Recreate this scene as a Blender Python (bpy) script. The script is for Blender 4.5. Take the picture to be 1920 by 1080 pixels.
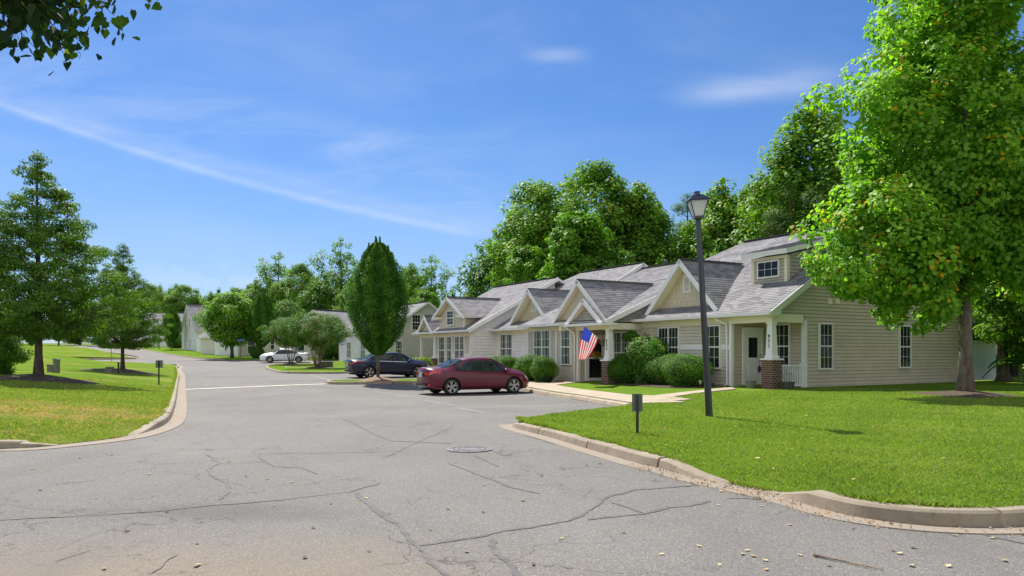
import bpy, bmesh, math, random
import numpy as np
from mathutils import Vector, Matrix, geometry
for o in list(bpy.data.objects): bpy.data.objects.remove(o)
SC = bpy.context.scene
COL = SC.collection
random.seed(7)
R = math.radians
# ------------------------------------------------------------------ camera
EYE = 1.41; F = 1400.0; HY = 660.0
cam = bpy.data.objects.new('camera', bpy.data.cameras.new('camera')); COL.objects.link(cam)
cam.location = (0, 0, EYE); cam.rotation_euler = (R(90), 0, 0)
cam.data.sensor_width = 36; cam.data.lens = F/1920*36; cam.data.shift_y = (HY-540)/1920
cam.data.clip_start = .1; cam.data.clip_end = 3000
SC.camera = cam
# ------------------------------------------------------------------ light
SUN_EL = 51.0; SUN_AZ = -28.0      # azimuth from +Y towards +X
sd = Vector((math.sin(R(SUN_AZ))*math.cos(R(SUN_EL)), math.cos(R(SUN_AZ))*math.cos(R(SUN_EL)), math.sin(R(SUN_EL))))
sl = bpy.data.lights.new('sun', 'SUN'); sl.energy = 4.0; sl.angle = R(.5); sl.color = (1, .95, .86)
so = bpy.data.objects.new('sun', sl); COL.objects.link(so); so.rotation_euler = sd.to_track_quat('Z', 'Y').to_euler()
SC.view_settings.view_transform = 'Standard'; SC.view_settings.look = 'None'
SC.view_settings.exposure = .98; SC.view_settings.gamma = 1
try: SC.cycles.transparent_max_bounces = 12; SC.cycles.max_bounces = 7; SC.cycles.diffuse_bounces = 4
except Exception: pass
W = bpy.data.worlds.new('World'); SC.world = W; W.use_nodes = True
class NT:
    """tiny helper to write node graphs"""
    def __init__(s, tree): s.t = tree; s.n = tree.nodes; s.l = tree.links
    def add(s, typ, **kw):
        n = s.n.new(typ)
        for k, v in kw.items(): setattr(n, k, v)
        return n
    def put(s, sock, v):
        if isinstance(v, bpy.types.NodeSocket): s.l.new(v, sock)
        else: sock.default_value = v
    def m(s, op, a, b=0.0, c=None, clamp=False):
        n = s.add('ShaderNodeMath', operation=op); n.use_clamp = clamp
        s.put(n.inputs[0], a); s.put(n.inputs[1], b)
        if c is not None: s.put(n.inputs[2], c)
        return n.outputs[0]
    def ramp(s, f, lo, hi):
        n = s.add('ShaderNodeMapRange'); n.interpolation_type = 'SMOOTHSTEP'
        s.put(n.inputs[0], f); n.inputs[1].default_value = lo; n.inputs[2].default_value = hi
        return n.outputs[0]
    def mix(s, f, a, b, blend='MIX'):
        n = s.add('ShaderNodeMix', data_type='RGBA', blend_type=blend)
        s.put(n.inputs[0], f); s.put(n.inputs[6], a if isinstance(a, bpy.types.NodeSocket) else (*a[:3], 1))
        s.put(n.inputs[7], b if isinstance(b, bpy.types.NodeSocket) else (*b[:3], 1)); return n.outputs[2]
    def noise(s, vec, scale, detail=2, rough=.5, dist=0):
        n = s.add('ShaderNodeTexNoise'); n.inputs['Scale'].default_value = scale; n.inputs['Detail'].default_value = detail
        n.inputs['Roughness'].default_value = rough; n.inputs['Distortion'].default_value = dist
        if vec is not None: s.l.new(vec, n.inputs['Vector'])
        return n.outputs[0]
    def mapping(s, vec, scale=(1, 1, 1), rot=(0, 0, 0)):
        n = s.add('ShaderNodeMapping'); n.inputs['Scale'].default_value = scale; n.inputs['Rotation'].default_value = rot
        s.l.new(vec, n.inputs['Vector']); return n.outputs[0]
def world_sky():
    t = NT(W.node_tree); t.n.clear()
    out = t.add('ShaderNodeOutputWorld'); bg = t.add('ShaderNodeBackground')
    sky = t.add('ShaderNodeTexSky'); sky.sky_type = 'NISHITA'; sky.sun_disc = False
    sky.sun_elevation = R(SUN_EL); sky.sun_rotation = R(SUN_AZ)
    sky.altitude = 100; sky.air_density = 1.0; sky.dust_density = .25; sky.ozone_density = 2.2
    hs = t.add('ShaderNodeHueSaturation'); hs.inputs['Saturation'].default_value = 1.22; hs.inputs['Value'].default_value = .90
    t.l.new(t.mix(1.0, sky.outputs[0], (.53, .57, .69), 'MULTIPLY'), hs.inputs['Color'])
    tc = t.add('ShaderNodeTexCoord'); sx = t.add('ShaderNodeSeparateXYZ'); t.l.new(tc.outputs['Generated'], sx.inputs[0])
    X, Y, Z = sx.outputs
    Yp = t.m('MAXIMUM', Y, .05)
    u = t.m('DIVIDE', X, Yp); v = t.m('DIVIDE', Z, Yp)
    cv = t.add('ShaderNodeCombineXYZ'); t.l.new(u, cv.inputs[0]); t.l.new(v, cv.inputs[1])
    fwd = t.ramp(Y, .1, .4)
    rot = t.mapping(cv.outputs[0], (2.2, 11, 1), (0, 0, R(22)))
    n1 = t.noise(rot, 2.2, 7, .62, .5)
    rot2 = t.mapping(cv.outputs[0], (1.2, 3.5, 1), (0, 0, R(12)))
    n2 = t.noise(rot2, 2.0, 4, .55, .3)
    def band(c0, c1, c2, w, ulo, uhi, soft=.06):
        # distance from the curve v = c0 + c1 u + c2 u^2
        cur = t.m('ADD', t.m('ADD', t.m('MULTIPLY', u, c1), c0), t.m('MULTIPLY', t.m('MULTIPLY', u, u), c2))
        d = t.m('DIVIDE', t.m('SUBTRACT', v, cur), w)
        g = t.m('POWER', 2.718, t.m('MULTIPLY', t.m('MULTIPLY', d, d), -1.0))
        return t.m('MULTIPLY', g, t.m('MULTIPLY', t.ramp(u, ulo-soft, ulo+soft), t.m('SUBTRACT', 1, t.ramp(u, uhi-soft, uhi+soft))))
    # long filament from upper left to the wood, and the veil above it
    f1 = t.m('MULTIPLY', band(.150, -.16, .155, .0055, -1.2, -.06), t.m('MULTIPLY', .8, n1))
    f1b = t.m('MULTIPLY', band(.161, -.185, .115, .013, -1.2, -.02), t.m('MULTIPLY', .38, n1))
    f2 = t.m('MULTIPLY', band(.215, -.20, .05, .060, -1.2, .0), t.m('MULTIPLY', t.ramp(n1, .35, .75), .34))
    f3 = t.m('MULTIPLY', band(.30, .12, 0, .016, -.25, -.16, .05), t.m('MULTIPLY', n1, .6))
    f4 = t.m('MULTIPLY', band(.397, .02, 0, .009, .03, .09, .03), t.m('ADD', n1, .1))
    f5 = t.m('MULTIPLY', band(.325, .09, 0, .016, .24, .42, .05), t.m('ADD', n1, .05))
    f6 = t.m('MULTIPLY', t.ramp(n2, .42, .8), .24)
    f7 = t.m('MULTIPLY', band(.089, 0, 0, .006, -.72, -.64, .02), t.m('MULTIPLY', n1, .6))
    s = f1
    for f in (f1b, f2, f3, f4, f5, f6): s = t.m('ADD', s, f)
    # small cumulus low behind the trees
    n3 = t.noise(t.mapping(cv.outputs[0], (14, 20, 1)), 1.6, 5, .55)
    cum = t.m('MULTIPLY', t.ramp(t.m('SUBTRACT', n3, t.m('MULTIPLY', t.m('ABSOLUTE', t.m('SUBTRACT', v, .095)), 9)), .38, .5), t.m('MULTIPLY', t.ramp(u, -.6, -.4), .25))
    s = t.m('ADD', s, t.m('MULTIPLY', cum, .9))
    s = t.m('MULTIPLY', t.m('MULTIPLY', s, fwd), .50, clamp=True)
    low = t.m('SUBTRACT', 1, t.ramp(Z, -.02, .30))
    base = t.mix(t.m('ADD', t.m('MULTIPLY', low, .45), .12), hs.outputs[0], (1.85, 2.75, 4.5))
    mx = t.mix(s, base, (4.6, 4.9, 5.3))
    # unseen bright clouds, added behind the camera to fill the shaded house fronts
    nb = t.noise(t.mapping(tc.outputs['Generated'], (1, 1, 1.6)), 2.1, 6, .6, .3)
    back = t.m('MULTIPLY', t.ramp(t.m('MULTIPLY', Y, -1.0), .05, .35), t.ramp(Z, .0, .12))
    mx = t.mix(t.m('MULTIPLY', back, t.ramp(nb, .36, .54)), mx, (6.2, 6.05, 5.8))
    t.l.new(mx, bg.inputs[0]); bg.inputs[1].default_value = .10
    t.l.new(bg.outputs[0], out.inputs[0])
world_sky()
# ------------------------------------------------------------------ tags and builders
def tag(o, label=None, cat=None, group=None, kind=None):
    if label: o['label'] = label
    if cat: o['category'] = cat
    if group: o['group'] = group
    if kind: o['kind'] = kind
    return o
def empty(name, loc, rz=0, label=None, cat=None, group=None):
    o = bpy.data.objects.new(name, None); COL.objects.link(o); o.empty_display_size = .2
    o.location = loc; o.rotation_euler = (0, 0, rz)
    return tag(o, label, cat, group)
def copy_tree(o, parent=None):
    c = o.copy(); COL.objects.link(c)
    c.parent = parent
    for ch in [x for x in bpy.data.objects if x.parent == o and x != c]: copy_tree(ch, c)
    return c
class MB:
    def __init__(s): s.v = []; s.f = []; s.mi = []; s.uv = None
    def face(s, pts, m=0):
        b = len(s.v); s.v += [tuple(p) for p in pts]; s.f.append(tuple(range(b, b+len(pts)))); s.mi.append(m)
    def box(s, a, b, m=0):
        x0, y0, z0 = a; x1, y1, z1 = b
        if x0 > x1: x0, x1 = x1, x0
        if y0 > y1: y0, y1 = y1, y0
        if z0 > z1: z0, z1 = z1, z0
        k = len(s.v)
        s.v += [(x0,y0,z0),(x1,y0,z0),(x1,y1,z0),(x0,y1,z0),(x0,y0,z1),(x1,y0,z1),(x1,y1,z1),(x0,y1,z1)]
        for q in ((0,3,2,1),(4,5,6,7),(0,1,5,4),(1,2,6,5),(2,3,7,6),(3,0,4,7)): s.f.append(tuple(k+i for i in q)); s.mi.append(m)
    def obox(s, c, ax, ay, az, m=0):
        """box from centre and three half-axis vectors"""
        c, ax, ay, az = map(Vector, (c, ax, ay, az)); k = len(s.v)
        for sx, sy, sz in ((-1,-1,-1),(1,-1,-1),(1,1,-1),(-1,1,-1),(-1,-1,1),(1,-1,1),(1,1,1),(-1,1,1)): s.v.append(tuple(c+ax*sx+ay*sy+az*sz))
        for q in ((0,3,2,1),(4,5,6,7),(0,1,5,4),(1,2,6,5),(2,3,7,6),(3,0,4,7)): s.f.append(tuple(k+i for i in q)); s.mi.append(m)
    def prism(s, pts, d, m=0):
        """pts (3d polygon) extruded by vector d"""
        n = len(pts); k = len(s.v); d = Vector(d)
        s.v += [tuple(p) for p in pts] + [tuple(Vector(p)+d) for p in pts]
        s.f.append(tuple(range(k, k+n))[::-1]); s.mi.append(m); s.f.append(tuple(range(k+n, k+2*n))); s.mi.append(m)
        for i in range(n): j = (i+1) % n; s.f.append((k+i, k+j, k+n+j, k+n+i)); s.mi.append(m)
    def tube(s, path, radii, seg=8, m=0, cap=True):
        path = [Vector(p) for p in path]; n = len(path); k = len(s.v); up = Vector((.13, .37, 1)).normalized()
        for i, p in enumerate(path):
            d = (path[min(i+1, n-1)] - path[max(i-1, 0)]).normalized()
            a = d.cross(up)
            if a.length < 1e-3: a = d.cross(Vector((1, 0, 0)))
            a.normalize(); b = d.cross(a)
            for j in range(seg):
                q = 2*math.pi*j/seg; s.v.append(tuple(p + (a*math.cos(q)+b*math.sin(q))*radii[i]))
        for i in range(n-1):
            for j in range(seg):
                j2 = (j+1) % seg; s.f.append((k+i*seg+j, k+i*seg+j2, k+(i+1)*seg+j2, k+(i+1)*seg+j)); s.mi.append(m)
        if cap:
            s.f.append(tuple(k+j for j in range(seg))); s.mi.append(m)
            s.f.append(tuple(k+(n-1)*seg+j for j in range(seg))[::-1]); s.mi.append(m)
    def lathe(s, prof, seg=20, m=0, c=(0, 0, 0), axis='z'):
        k = len(s.v)
        for r, z in prof:
            for j in range(seg):
                a = 2*math.pi*j/seg
                if axis == 'z': s.v.append((c[0]+r*math.cos(a), c[1]+r*math.sin(a), c[2]+z))
                else: s.v.append((c[0]+r*math.cos(a), c[1]+z, c[2]+r*math.sin(a)))
        for i in range(len(prof)-1):
            for j in range(seg):
                j2 = (j+1) % seg; s.f.append((k+i*seg+j, k+i*seg+j2, k+(i+1)*seg+j2, k+(i+1)*seg+j)); s.mi.append(m)
    def build(s, name, mats, parent=None, off=(0, 0, 0), smooth=False, angle=None, recalc=True):
        me = bpy.data.meshes.new(name)
        o_ = Vector(off)
        me.from_pydata([(x-o_[0], y-o_[1], z-o_[2]) for x, y, z in s.v], [], s.f)
        if not isinstance(mats, (list, tuple)): mats = [mats]
        for mt in mats: me.materials.append(mt)
        if any(s.mi): me.polygons.foreach_set('material_index', s.mi)
        if recalc:
            bm = bmesh.new(); bm.from_mesh(me); bmesh.ops.recalc_face_normals(bm, faces=bm.faces); bm.to_mesh(me); bm.free()
        if smooth: me.polygons.foreach_set('use_smooth', [True]*len(me.polygons))
        if angle: me.set_sharp_from_angle(angle=R(angle))
        me.update()
        ob = bpy.data.objects.new(name, me); COL.objects.link(ob)
        if parent: ob.parent = parent
        return ob
# ------------------------------------------------------------------ materials
MATS = {}
def mat(name, col, rough=.7, metal=0, var=0, vscale=4, bump=0, bscale=30, col2=None, spec=None, coat=0, subs=None, detail=3, vmap=(1, 1, 1)):
    if name in MATS: return MATS[name]
    m = bpy.data.materials.new(name); m.use_nodes = True; t = NT(m.node_tree); b = t.n['Principled BSDF']
    b.inputs['Roughness'].default_value = rough; b.inputs['Metallic'].default_value = metal
    if spec is not None: b.inputs['Specular IOR Level'].default_value = spec
    if coat: b.inputs['Coat Weight'].default_value = coat; b.inputs['Coat Roughness'].default_value = .04
    tc = t.add('ShaderNodeTexCoord').outputs['Object']
    if vmap != (1, 1, 1): tc = t.mapping(tc, vmap)
    if var or col2:
        n = t.noise(tc, vscale, detail, .6)
        c2 = col2 if col2 else tuple(min(1, c*(1+var)) for c in col)
        c1 = col if col2 else tuple(c*(1-var) for c in col)
        t.l.new(t.mix(t.ramp(n, .3, .7), c1, c2), b.inputs['Base Color'])
    else: b.inputs['Base Color'].default_value = (*col, 1)
    if bump:
        bp = t.add('ShaderNodeBump'); bp.inputs['Strength'].default_value = bump; bp.inputs['Distance'].default_value = .01
        t.l.new(t.noise(tc, bscale, 4, .6), bp.inputs['Height']); t.l.new(bp.outputs[0], b.inputs['Normal'])
    MATS[name] = m; return m
def leaf_mat(name, dark, light, accent=None, acc=.985, rough=.55, trans=.45, tcol=None):
    if name in MATS: return MATS[name]
    m = bpy.data.materials.new(name); m.use_nodes = True; t = NT(m.node_tree); b = t.n['Principled BSDF']; out = t.n['Material Output']
    at = t.add('ShaderNodeAttribute', attribute_name='tone').outputs['Fac']
    c = t.mix(at, dark, light)
    if accent: c = t.mix(t.m('GREATER_THAN', at, acc), c, accent)
    t.l.new(c, b.inputs['Base Color']); b.inputs['Roughness'].default_value = rough
    b.inputs['Specular IOR Level'].default_value = .2
    tr = t.add('ShaderNodeBsdfTranslucent')
    tcl = t.mix(1.0, c, tcol or (1.5, 1.6, .6), 'MULTIPLY'); t.l.new(tcl, tr.inputs[0])
    mx = t.add('ShaderNodeMixShader'); mx.inputs[0].default_value = trans
    t.l.new(b.outputs[0], mx.inputs[1]); t.l.new(tr.outputs[0], mx.inputs[2]); t.l.new(mx.outputs[0], out.inputs[0])
    MATS[name] = m; return m
# ------------------------------------------------------------------ terrain
def rz(x, y):
    x = np.asarray(x, float); y = np.asarray(y, float)
    dip = -.235*np.exp(-((x+.5)/13)**2 - ((y-28.5)/9.5)**2)
    k = 5.0; rise = .034*k*np.log1p(np.exp(np.clip((y-68)/k, -30, 60)))
    rise = 6*np.tanh(rise/6)
    return dip + rise
def gp(px, py, dz=0.0, zf=None):
    """point of the road (raised by dz) seen at pixel px, py of the 1920 wide photograph"""
    zf = zf or rz
    def g(Y): return EYE - (py-HY)/F*Y - float(zf((px-960)/F*Y, Y)) - dz
    Y = 3.0
    while Y < 500 and g(Y) > 0: Y += .25
    lo, hi = Y-.25, Y
    for _ in range(25):
        mid = (lo+hi)/2
        if g(mid) > 0: lo = mid
        else: hi = mid
    X = (px-960)/F*hi
    return Vector((X, hi, float(zf(X, hi))+dz))
def at(px, py, Y): return Vector(((px-960)/F*Y, Y, EYE-(py-HY)/F*Y))
def resample(pts, step, closed=True):
    out = []; n = len(pts)
    for i in range(n if closed else n-1):
        a = Vector(pts[i][:2]); b = Vector(pts[(i+1) % n][:2]); k = max(1, int((b-a).length/step))
        for j in range(k): out.append(tuple(a.lerp(b, j/k)))
    if not closed: out.append(tuple(pts[-1][:2]))
    return out
def smoothline(pts, n=6):
    """Catmull-Rom through 2d points"""
    P = [np.array(p[:2], float) for p in pts]; P = [2*P[0]-P[1]] + P + [2*P[-1]-P[-2]]; out = []
    for i in range(1, len(P)-2):
        a, b, c, d = P[i-1:i+3]
        for k in range(n):
            t = k/n; out.append(tuple(.5*((2*b)+(-a+c)*t+(2*a-5*b+4*c-d)*t*t+(-a+3*b-3*c+d)*t**3)))
    out.append(tuple(P[-2])); return out
def inside(poly, x, y):
    x = np.asarray(x); y = np.asarray(y); r = np.zeros(x.shape, bool); n = len(poly)
    for i in range(n):
        x0, y0 = poly[i][:2]; x1, y1 = poly[(i+1) % n][:2]
        if y0 == y1: continue
        c = ((y0 > y) != (y1 > y)) & (x < (x1-x0)*(y-y0)/(y1-y0)+x0); r ^= c
    return r
def pdist(line, x, y, closed=False):
    x = np.asarray(x, float); y = np.asarray(y, float); d = np.full(x.shape, 1e9); n = len(line)
    for i in range(n if closed else n-1):
        ax, ay = line[i][:2]; bx, by = line[(i+1) % n][:2]; L = (bx-ax)**2+(by-ay)**2
        if L < 1e-12: continue
        t = np.clip(((x-ax)*(bx-ax)+(y-ay)*(by-ay))/L, 0, 1)
        d = np.minimum(d, np.hypot(x-ax-t*(bx-ax), y-ay-t*(by-ay)))
    return d
def sheet(name, outline, zf, m, step, skirt=0, bstep=None, fine=None):
    ring = resample(outline, bstep or step); xs = [p[0] for p in ring]; ys = [p[1] for p in ring]
    gx, gy = np.meshgrid(np.arange(min(xs)+step*.5, max(xs), step), np.arange(min(ys)+step*.5, max(ys), step))
    gx = gx.ravel(); gy = gy.ravel()
    if fine:
        fs_, fr_, cx_, cy_ = fine; k_ = np.hypot(gx-cx_, gy-cy_) > fr_; hx, hy = np.meshgrid(np.arange(cx_-fr_, cx_+fr_, fs_), np.arange(cy_-fr_, cy_+fr_, fs_)); hx = hx.ravel(); hy = hy.ravel(); j_ = (np.hypot(hx-cx_, hy-cy_) < fr_)
        gx = np.concatenate([gx[k_], hx[j_]]); gy = np.concatenate([gy[k_], hy[j_]])
    ok = inside(ring, gx, gy) & (pdist(ring, gx, gy, True) > (fine[0] if fine else step)*.35)
    n = len(ring); pts = [Vector(p) for p in ring] + [Vector((a, b)) for a, b in zip(gx[ok], gy[ok])]
    r = geometry.delaunay_2d_cdt(pts, [], [list(range(n))], 1, 1e-5)
    v2 = np.array([tuple(p) for p in r[0]]); z = zf(v2[:, 0], v2[:, 1]); fs = [tuple(f) for f in r[2]]
    V = [(a, b, c) for (a, b), c in zip(v2, z)]
    if skirt:
        k = len(V); z2 = zf(np.array(xs), np.array(ys))
        V += [(p[0], p[1], q) for p, q in zip(ring, z2)] + [(p[0], p[1], q-skirt) for p, q in zip(ring, z2)]
        for i in range(n): j = (i+1) % n; fs.append((k+i, k+j, k+n+j, k+n+i))
    me = bpy.data.meshes.new(name); me.from_pydata(V, [], fs); me.materials.append(m)
    me.polygons.foreach_set('use_smooth', [True]*len(me.polygons)); me.update()
    o = bpy.data.objects.new(name, me); COL.objects.link(o); tag(o, kind='structure'); return o
# ------------------------------------------------------------------ ground materials
def mat_asphalt():
    m = bpy.data.materials.new('asphalt'); m.use_nodes = True; t = NT(m.node_tree); b = t.n['Principled BSDF']
    P = t.add('ShaderNodeTexCoord').outputs['Object']
    big = t.noise(P, .22, 5, .6, .3); mid = t.noise(P, 1.6, 4, .6); fine = t.noise(P, 75, 3, .75)
    vor = t.add('ShaderNodeTexVoronoi'); vor.inputs['Scale'].default_value = 120; t.l.new(P, vor.inputs['Vector'])
    c = t.mix(t.ramp(big, .3, .7), (.135, .128, .120), (.185, .175, .163))
    c = t.mix(t.m('MULTIPLY', t.ramp(mid, .45, .75), .35), c, (.15, .146, .14))
    sp = t.add('ShaderNodeSeparateColor'); t.l.new(vor.outputs['Color'], sp.inputs[0])
    c = t.mix(t.m('MULTIPLY', t.ramp(sp.outputs[0], .72, .95), .48), c, (.43, .41, .37))
    c = t.mix(t.m('MULTIPLY', t.ramp(sp.outputs[1], .68, .95), .55), c, (.07, .068, .065))
    c = t.mix(t.m('MULTIPLY', t.ramp(fine, .35, .7), .22), c, (.09, .088, .084))
    # worn, soil stained zone in the foreground left of the camera and dark patches by the joint
    sx = t.add('ShaderNodeSeparateXYZ'); t.l.new(P, sx.inputs[0]); X, Y, Z = sx.outputs
    def blob(cx, cy, rx, ry):
        a = t.m('DIVIDE', t.m('SUBTRACT', X, cx), rx); d = t.m('DIVIDE', t.m('SUBTRACT', Y, cy), ry)
        return t.m('SQRT', t.m('ADD', t.m('MULTIPLY', a, a), t.m('MULTIPLY', d, d)))
    n4 = t.noise(P, 1.3, 5, .65)
    soil = t.m('SUBTRACT', 1, t.ramp(t.m('ADD', blob(-2.3, 4.6, 2.7, 1.25), t.m('MULTIPLY', n4, 1.3)), .8, 1.9))
    c = t.mix(t.m('MULTIPLY', soil, .42), c, (.27, .20, .135))
    dk = t.m('SUBTRACT', 1, t.ramp(t.m('ADD', blob(-2.55, 6.6, 1.5, .5), t.m('MULTIPLY', n4, 1.2)), .7, 1.7))
    c = t.mix(t.m('MULTIPLY', dk, .55), c, (.085, .082, .08))
    # hairline map cracking
    v2 = t.add('ShaderNodeTexVoronoi', feature='DISTANCE_TO_EDGE'); v2.inputs['Scale'].default_value = .55
    nz = t.add('ShaderNodeTexNoise'); nz.inputs['Scale'].default_value = 2.5; nz.inputs['Detail'].default_value = 5; t.l.new(P, nz.inputs['Vector'])
    va = t.add('ShaderNodeVectorMath', operation='MULTIPLY_ADD'); t.l.new(nz.outputs['Color'], va.inputs[0]); va.inputs[1].default_value = (.9, .9, .9); t.l.new(P, va.inputs[2])
    t.l.new(va.outputs[0], v2.inputs['Vector'])
    ck = t.m('SUBTRACT', 1, t.ramp(v2.outputs['Distance'], .0, .012))
    ck = t.m('MULTIPLY', ck, t.ramp(t.noise(P, .35, 2), .42, .52))
    v3 = t.add('ShaderNodeTexVoronoi', feature='DISTANCE_TO_EDGE'); v3.inputs['Scale'].default_value = 1.9; t.l.new(va.outputs[0], v3.inputs['Vector'])
    ck2 = t.m('MULTIPLY', t.m('SUBTRACT', 1, t.ramp(v3.outputs['Distance'], .0, .022)), t.ramp(t.noise(P, .5, 4, .6), .54, .64))
    c = t.mix(t.m('MULTIPLY', t.m('MAXIMUM', ck, ck2), .62), c, (.05, .046, .042))
    c = t.mix(t.m('MULTIPLY', t.ramp(t.noise(t.mapping(P, (1, .16, 1), (0, 0, R(-24))), .9, 4, .6), .5, .72), .30), c, (.10, .096, .092))
    c = t.mix(t.m('MULTIPLY', t.ramp(t.noise(P, 3.2, 2, .5), .70, .76), .45), c, (.08, .077, .074))
    t.l.new(c, b.inputs['Base Color']); b.inputs['Roughness'].default_value = .88; b.inputs['Specular IOR Level'].default_value = .25
    bp = t.add('ShaderNodeBump'); bp.inputs['Strength'].default_value = .5; bp.inputs['Distance'].default_value = .006
    t.l.new(t.m('ADD', vor.outputs['Distance'], t.m('MULTIPLY', fine, .6)), bp.inputs['Height']); t.l.new(bp.outputs[0], b.inputs['Normal'])
    return m
def mat_lawn(name, dry):
    m = bpy.data.materials.new(name); m.use_nodes = True; t = NT(m.node_tree); b = t.n['Principled BSDF']
    P = t.add('ShaderNodeTexCoord').outputs['Object']
    n1 = t.noise(P, .35, 4, .6); n2 = t.noise(P, 9, 5, .7); n3 = t.noise(t.mapping(P, (1, 1, 1)), 40, 3, .7)
    c = t.mix(t.ramp(n1, .3, .7), (.095, .178, .02), (.138, .225, .028))
    c = t.mix(t.m('MULTIPLY', t.ramp(n2, .4, .7), .5), c, (.16, .22, .036))
    c = t.mix(t.m('MULTIPLY', t.ramp(n3, .45, .75), .35), c, (.08, .15, .014))
    if dry:
        nd = t.noise(P, .42, 6, .68, .4)
        c = t.mix(t.m('MULTIPLY', t.ramp(nd, .47, .66), dry), c, (.30, .25, .085))
        sx = t.add('ShaderNodeSeparateXYZ'); t.l.new(P, sx.inputs[0]); ax = t.m('DIVIDE', t.m('SUBTRACT', sx.outputs[0], -9.2), 3.4); ay = t.m('DIVIDE', t.m('SUBTRACT', sx.outputs[1], 15.0), 3.0)
        pt = t.m('SUBTRACT', 1, t.ramp(t.m('ADD', t.m('SQRT', t.m('ADD', t.m('MULTIPLY', ax, ax), t.m('MULTIPLY', ay, ay))), t.m('MULTIPLY', t.noise(P, 1.1, 5, .65), 1.2)), .8, 1.6)); c = t.mix(t.m('MULTIPLY', pt, .75), c, (.30, .215, .11))
        nd2 = t.noise(P, 1.5, 5, .7)
        c = t.mix(t.m('MULTIPLY', t.ramp(nd2, .62, .72), dry*.8), c, (.30, .17, .09))
    else:
        nd = t.noise(P, .8, 6, .7)
        c = t.mix(t.m('MULTIPLY', t.ramp(nd, .56, .72), .35), c, (.19, .20, .045))
    t.l.new(c, b.inputs['Base Color']); b.inputs['Roughness'].default_value = .8; b.inputs['Specular IOR Level'].default_value = 0
    bp = t.add('ShaderNodeBump'); bp.inputs['Strength'].default_value = .8; bp.inputs['Distance'].default_value = .03
    t.l.new(t.m('ADD', n3, n2), bp.inputs['Height']); t.l.new(bp.outputs[0], b.inputs['Normal'])
    return m
def mat_concrete(name, c1, c2, stain):
    m = bpy.data.materials.new(name); m.use_nodes = True; t = NT(m.node_tree); b = t.n['Principled BSDF']
    P = t.add('ShaderNodeTexCoord').outputs['Object']
    c = t.mix(t.ramp(t.noise(P, 1.3, 5, .65), .3, .7), c1, c2)
    c = t.mix(t.m('MULTIPLY', t.ramp(t.noise(P, 4.5, 6, .7), .5, .72), .7), c, stain)
    c = t.mix(t.m('MULTIPLY', t.ramp(t.noise(P, 90, 2, .7), .5, .8), .4), c, tuple(x*.5 for x in c1))
    t.l.new(c, b.inputs['Base Color']); b.inputs['Roughness'].default_value = .9
    bp = t.add('ShaderNodeBump'); bp.inputs['Strength'].default_value = .5; bp.inputs['Distance'].default_value = .008
    t.l.new(t.noise(P, 45, 5, .7), bp.inputs['Height']); t.l.new(bp.outputs[0], b.inputs['Normal'])
    return m
M_ASPH = mat_asphalt(); M_LAWN = mat_lawn('lawn_grass', 0); M_LAWN_DRY = mat_lawn('lawn_grass_dry', .62)
M_KERB = mat_concrete('kerb_concrete', (.23, .19, .14), (.33, .275, .20), (.12, .095, .065))
M_PAN = mat_concrete('gutter_concrete', (.27, .205, .145), (.24, .215, .18), (.33, .185, .10))
M_WALK = mat_concrete('walk_concrete', (.34, .275, .20), (.42, .345, .26), (.26, .20, .135))
M_SEAL = mat('crack_seal', (.075, .073, .072), .85, col2=(.12, .116, .11), vscale=6, detail=5)
M_MULCH = mat('mulch', (.035, .024, .016), .95, col2=(.10, .065, .04), vscale=22, bump=1, bscale=40)
M_STRAW = mat('pine_straw', (.13, .075, .042), .95, col2=(.26, .165, .10), vscale=18, bump=1, bscale=40)
# ------------------------------------------------------------------ outlines (world metres)
KT = .13
# right lawn, kerb round the corner of the side street
rk_px = [(972,784),(985,791),(1050,806),(1110,822),(1165,836),(1220,850),(1270,860),(1320,873),(1400,889),(1480,904),(1540,919),(1590,931),(1640,940),(1720,948),(1800,951),(1860,950),(1920,946)]
rk = [tuple(gp(a, b, KT)[:2]) for a, b in rk_px] + [(4.9, 6.45), (6.5, 7.1), (9, 8.1), (14, 10.2), (30, 17)]
rk_h = [0, .9]+[1]*4+[1, .5, 0, .25, 1]+[1]*20
nose = [tuple(gp(1185, 758, KT)[:2])]
lotline = [tuple(gp(1185, 757, KT)[:2]), tuple(gp(1080, 741, KT)[:2]), tuple(gp(990, 727, KT)[:2])]
d_ = Vector(lotline[2])-Vector(lotline[0]); d_.normalize()
e3 = Vector(lotline[2])+d_*31
lot2 = [tuple(e3), (-17.5, 60.5), (-19, 68), (-17.5, 81)]
R_out = rk + [(80, 38), (120, 70), (120, 160), (-88, 165), (-76.6, 144), (-63, 126), (-48, 103), (-36.5, 87.0), (-32, 83.5)] + lot2[::-1] + lotline[::-1]
R_bound = rk + []
R_edge = [R_out[-1]] + rk
R_edge2 = [(-36.5, 87), (-32, 83.5)] + lot2[::-1] + lotline[::-1] + [rk[0]]
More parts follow.
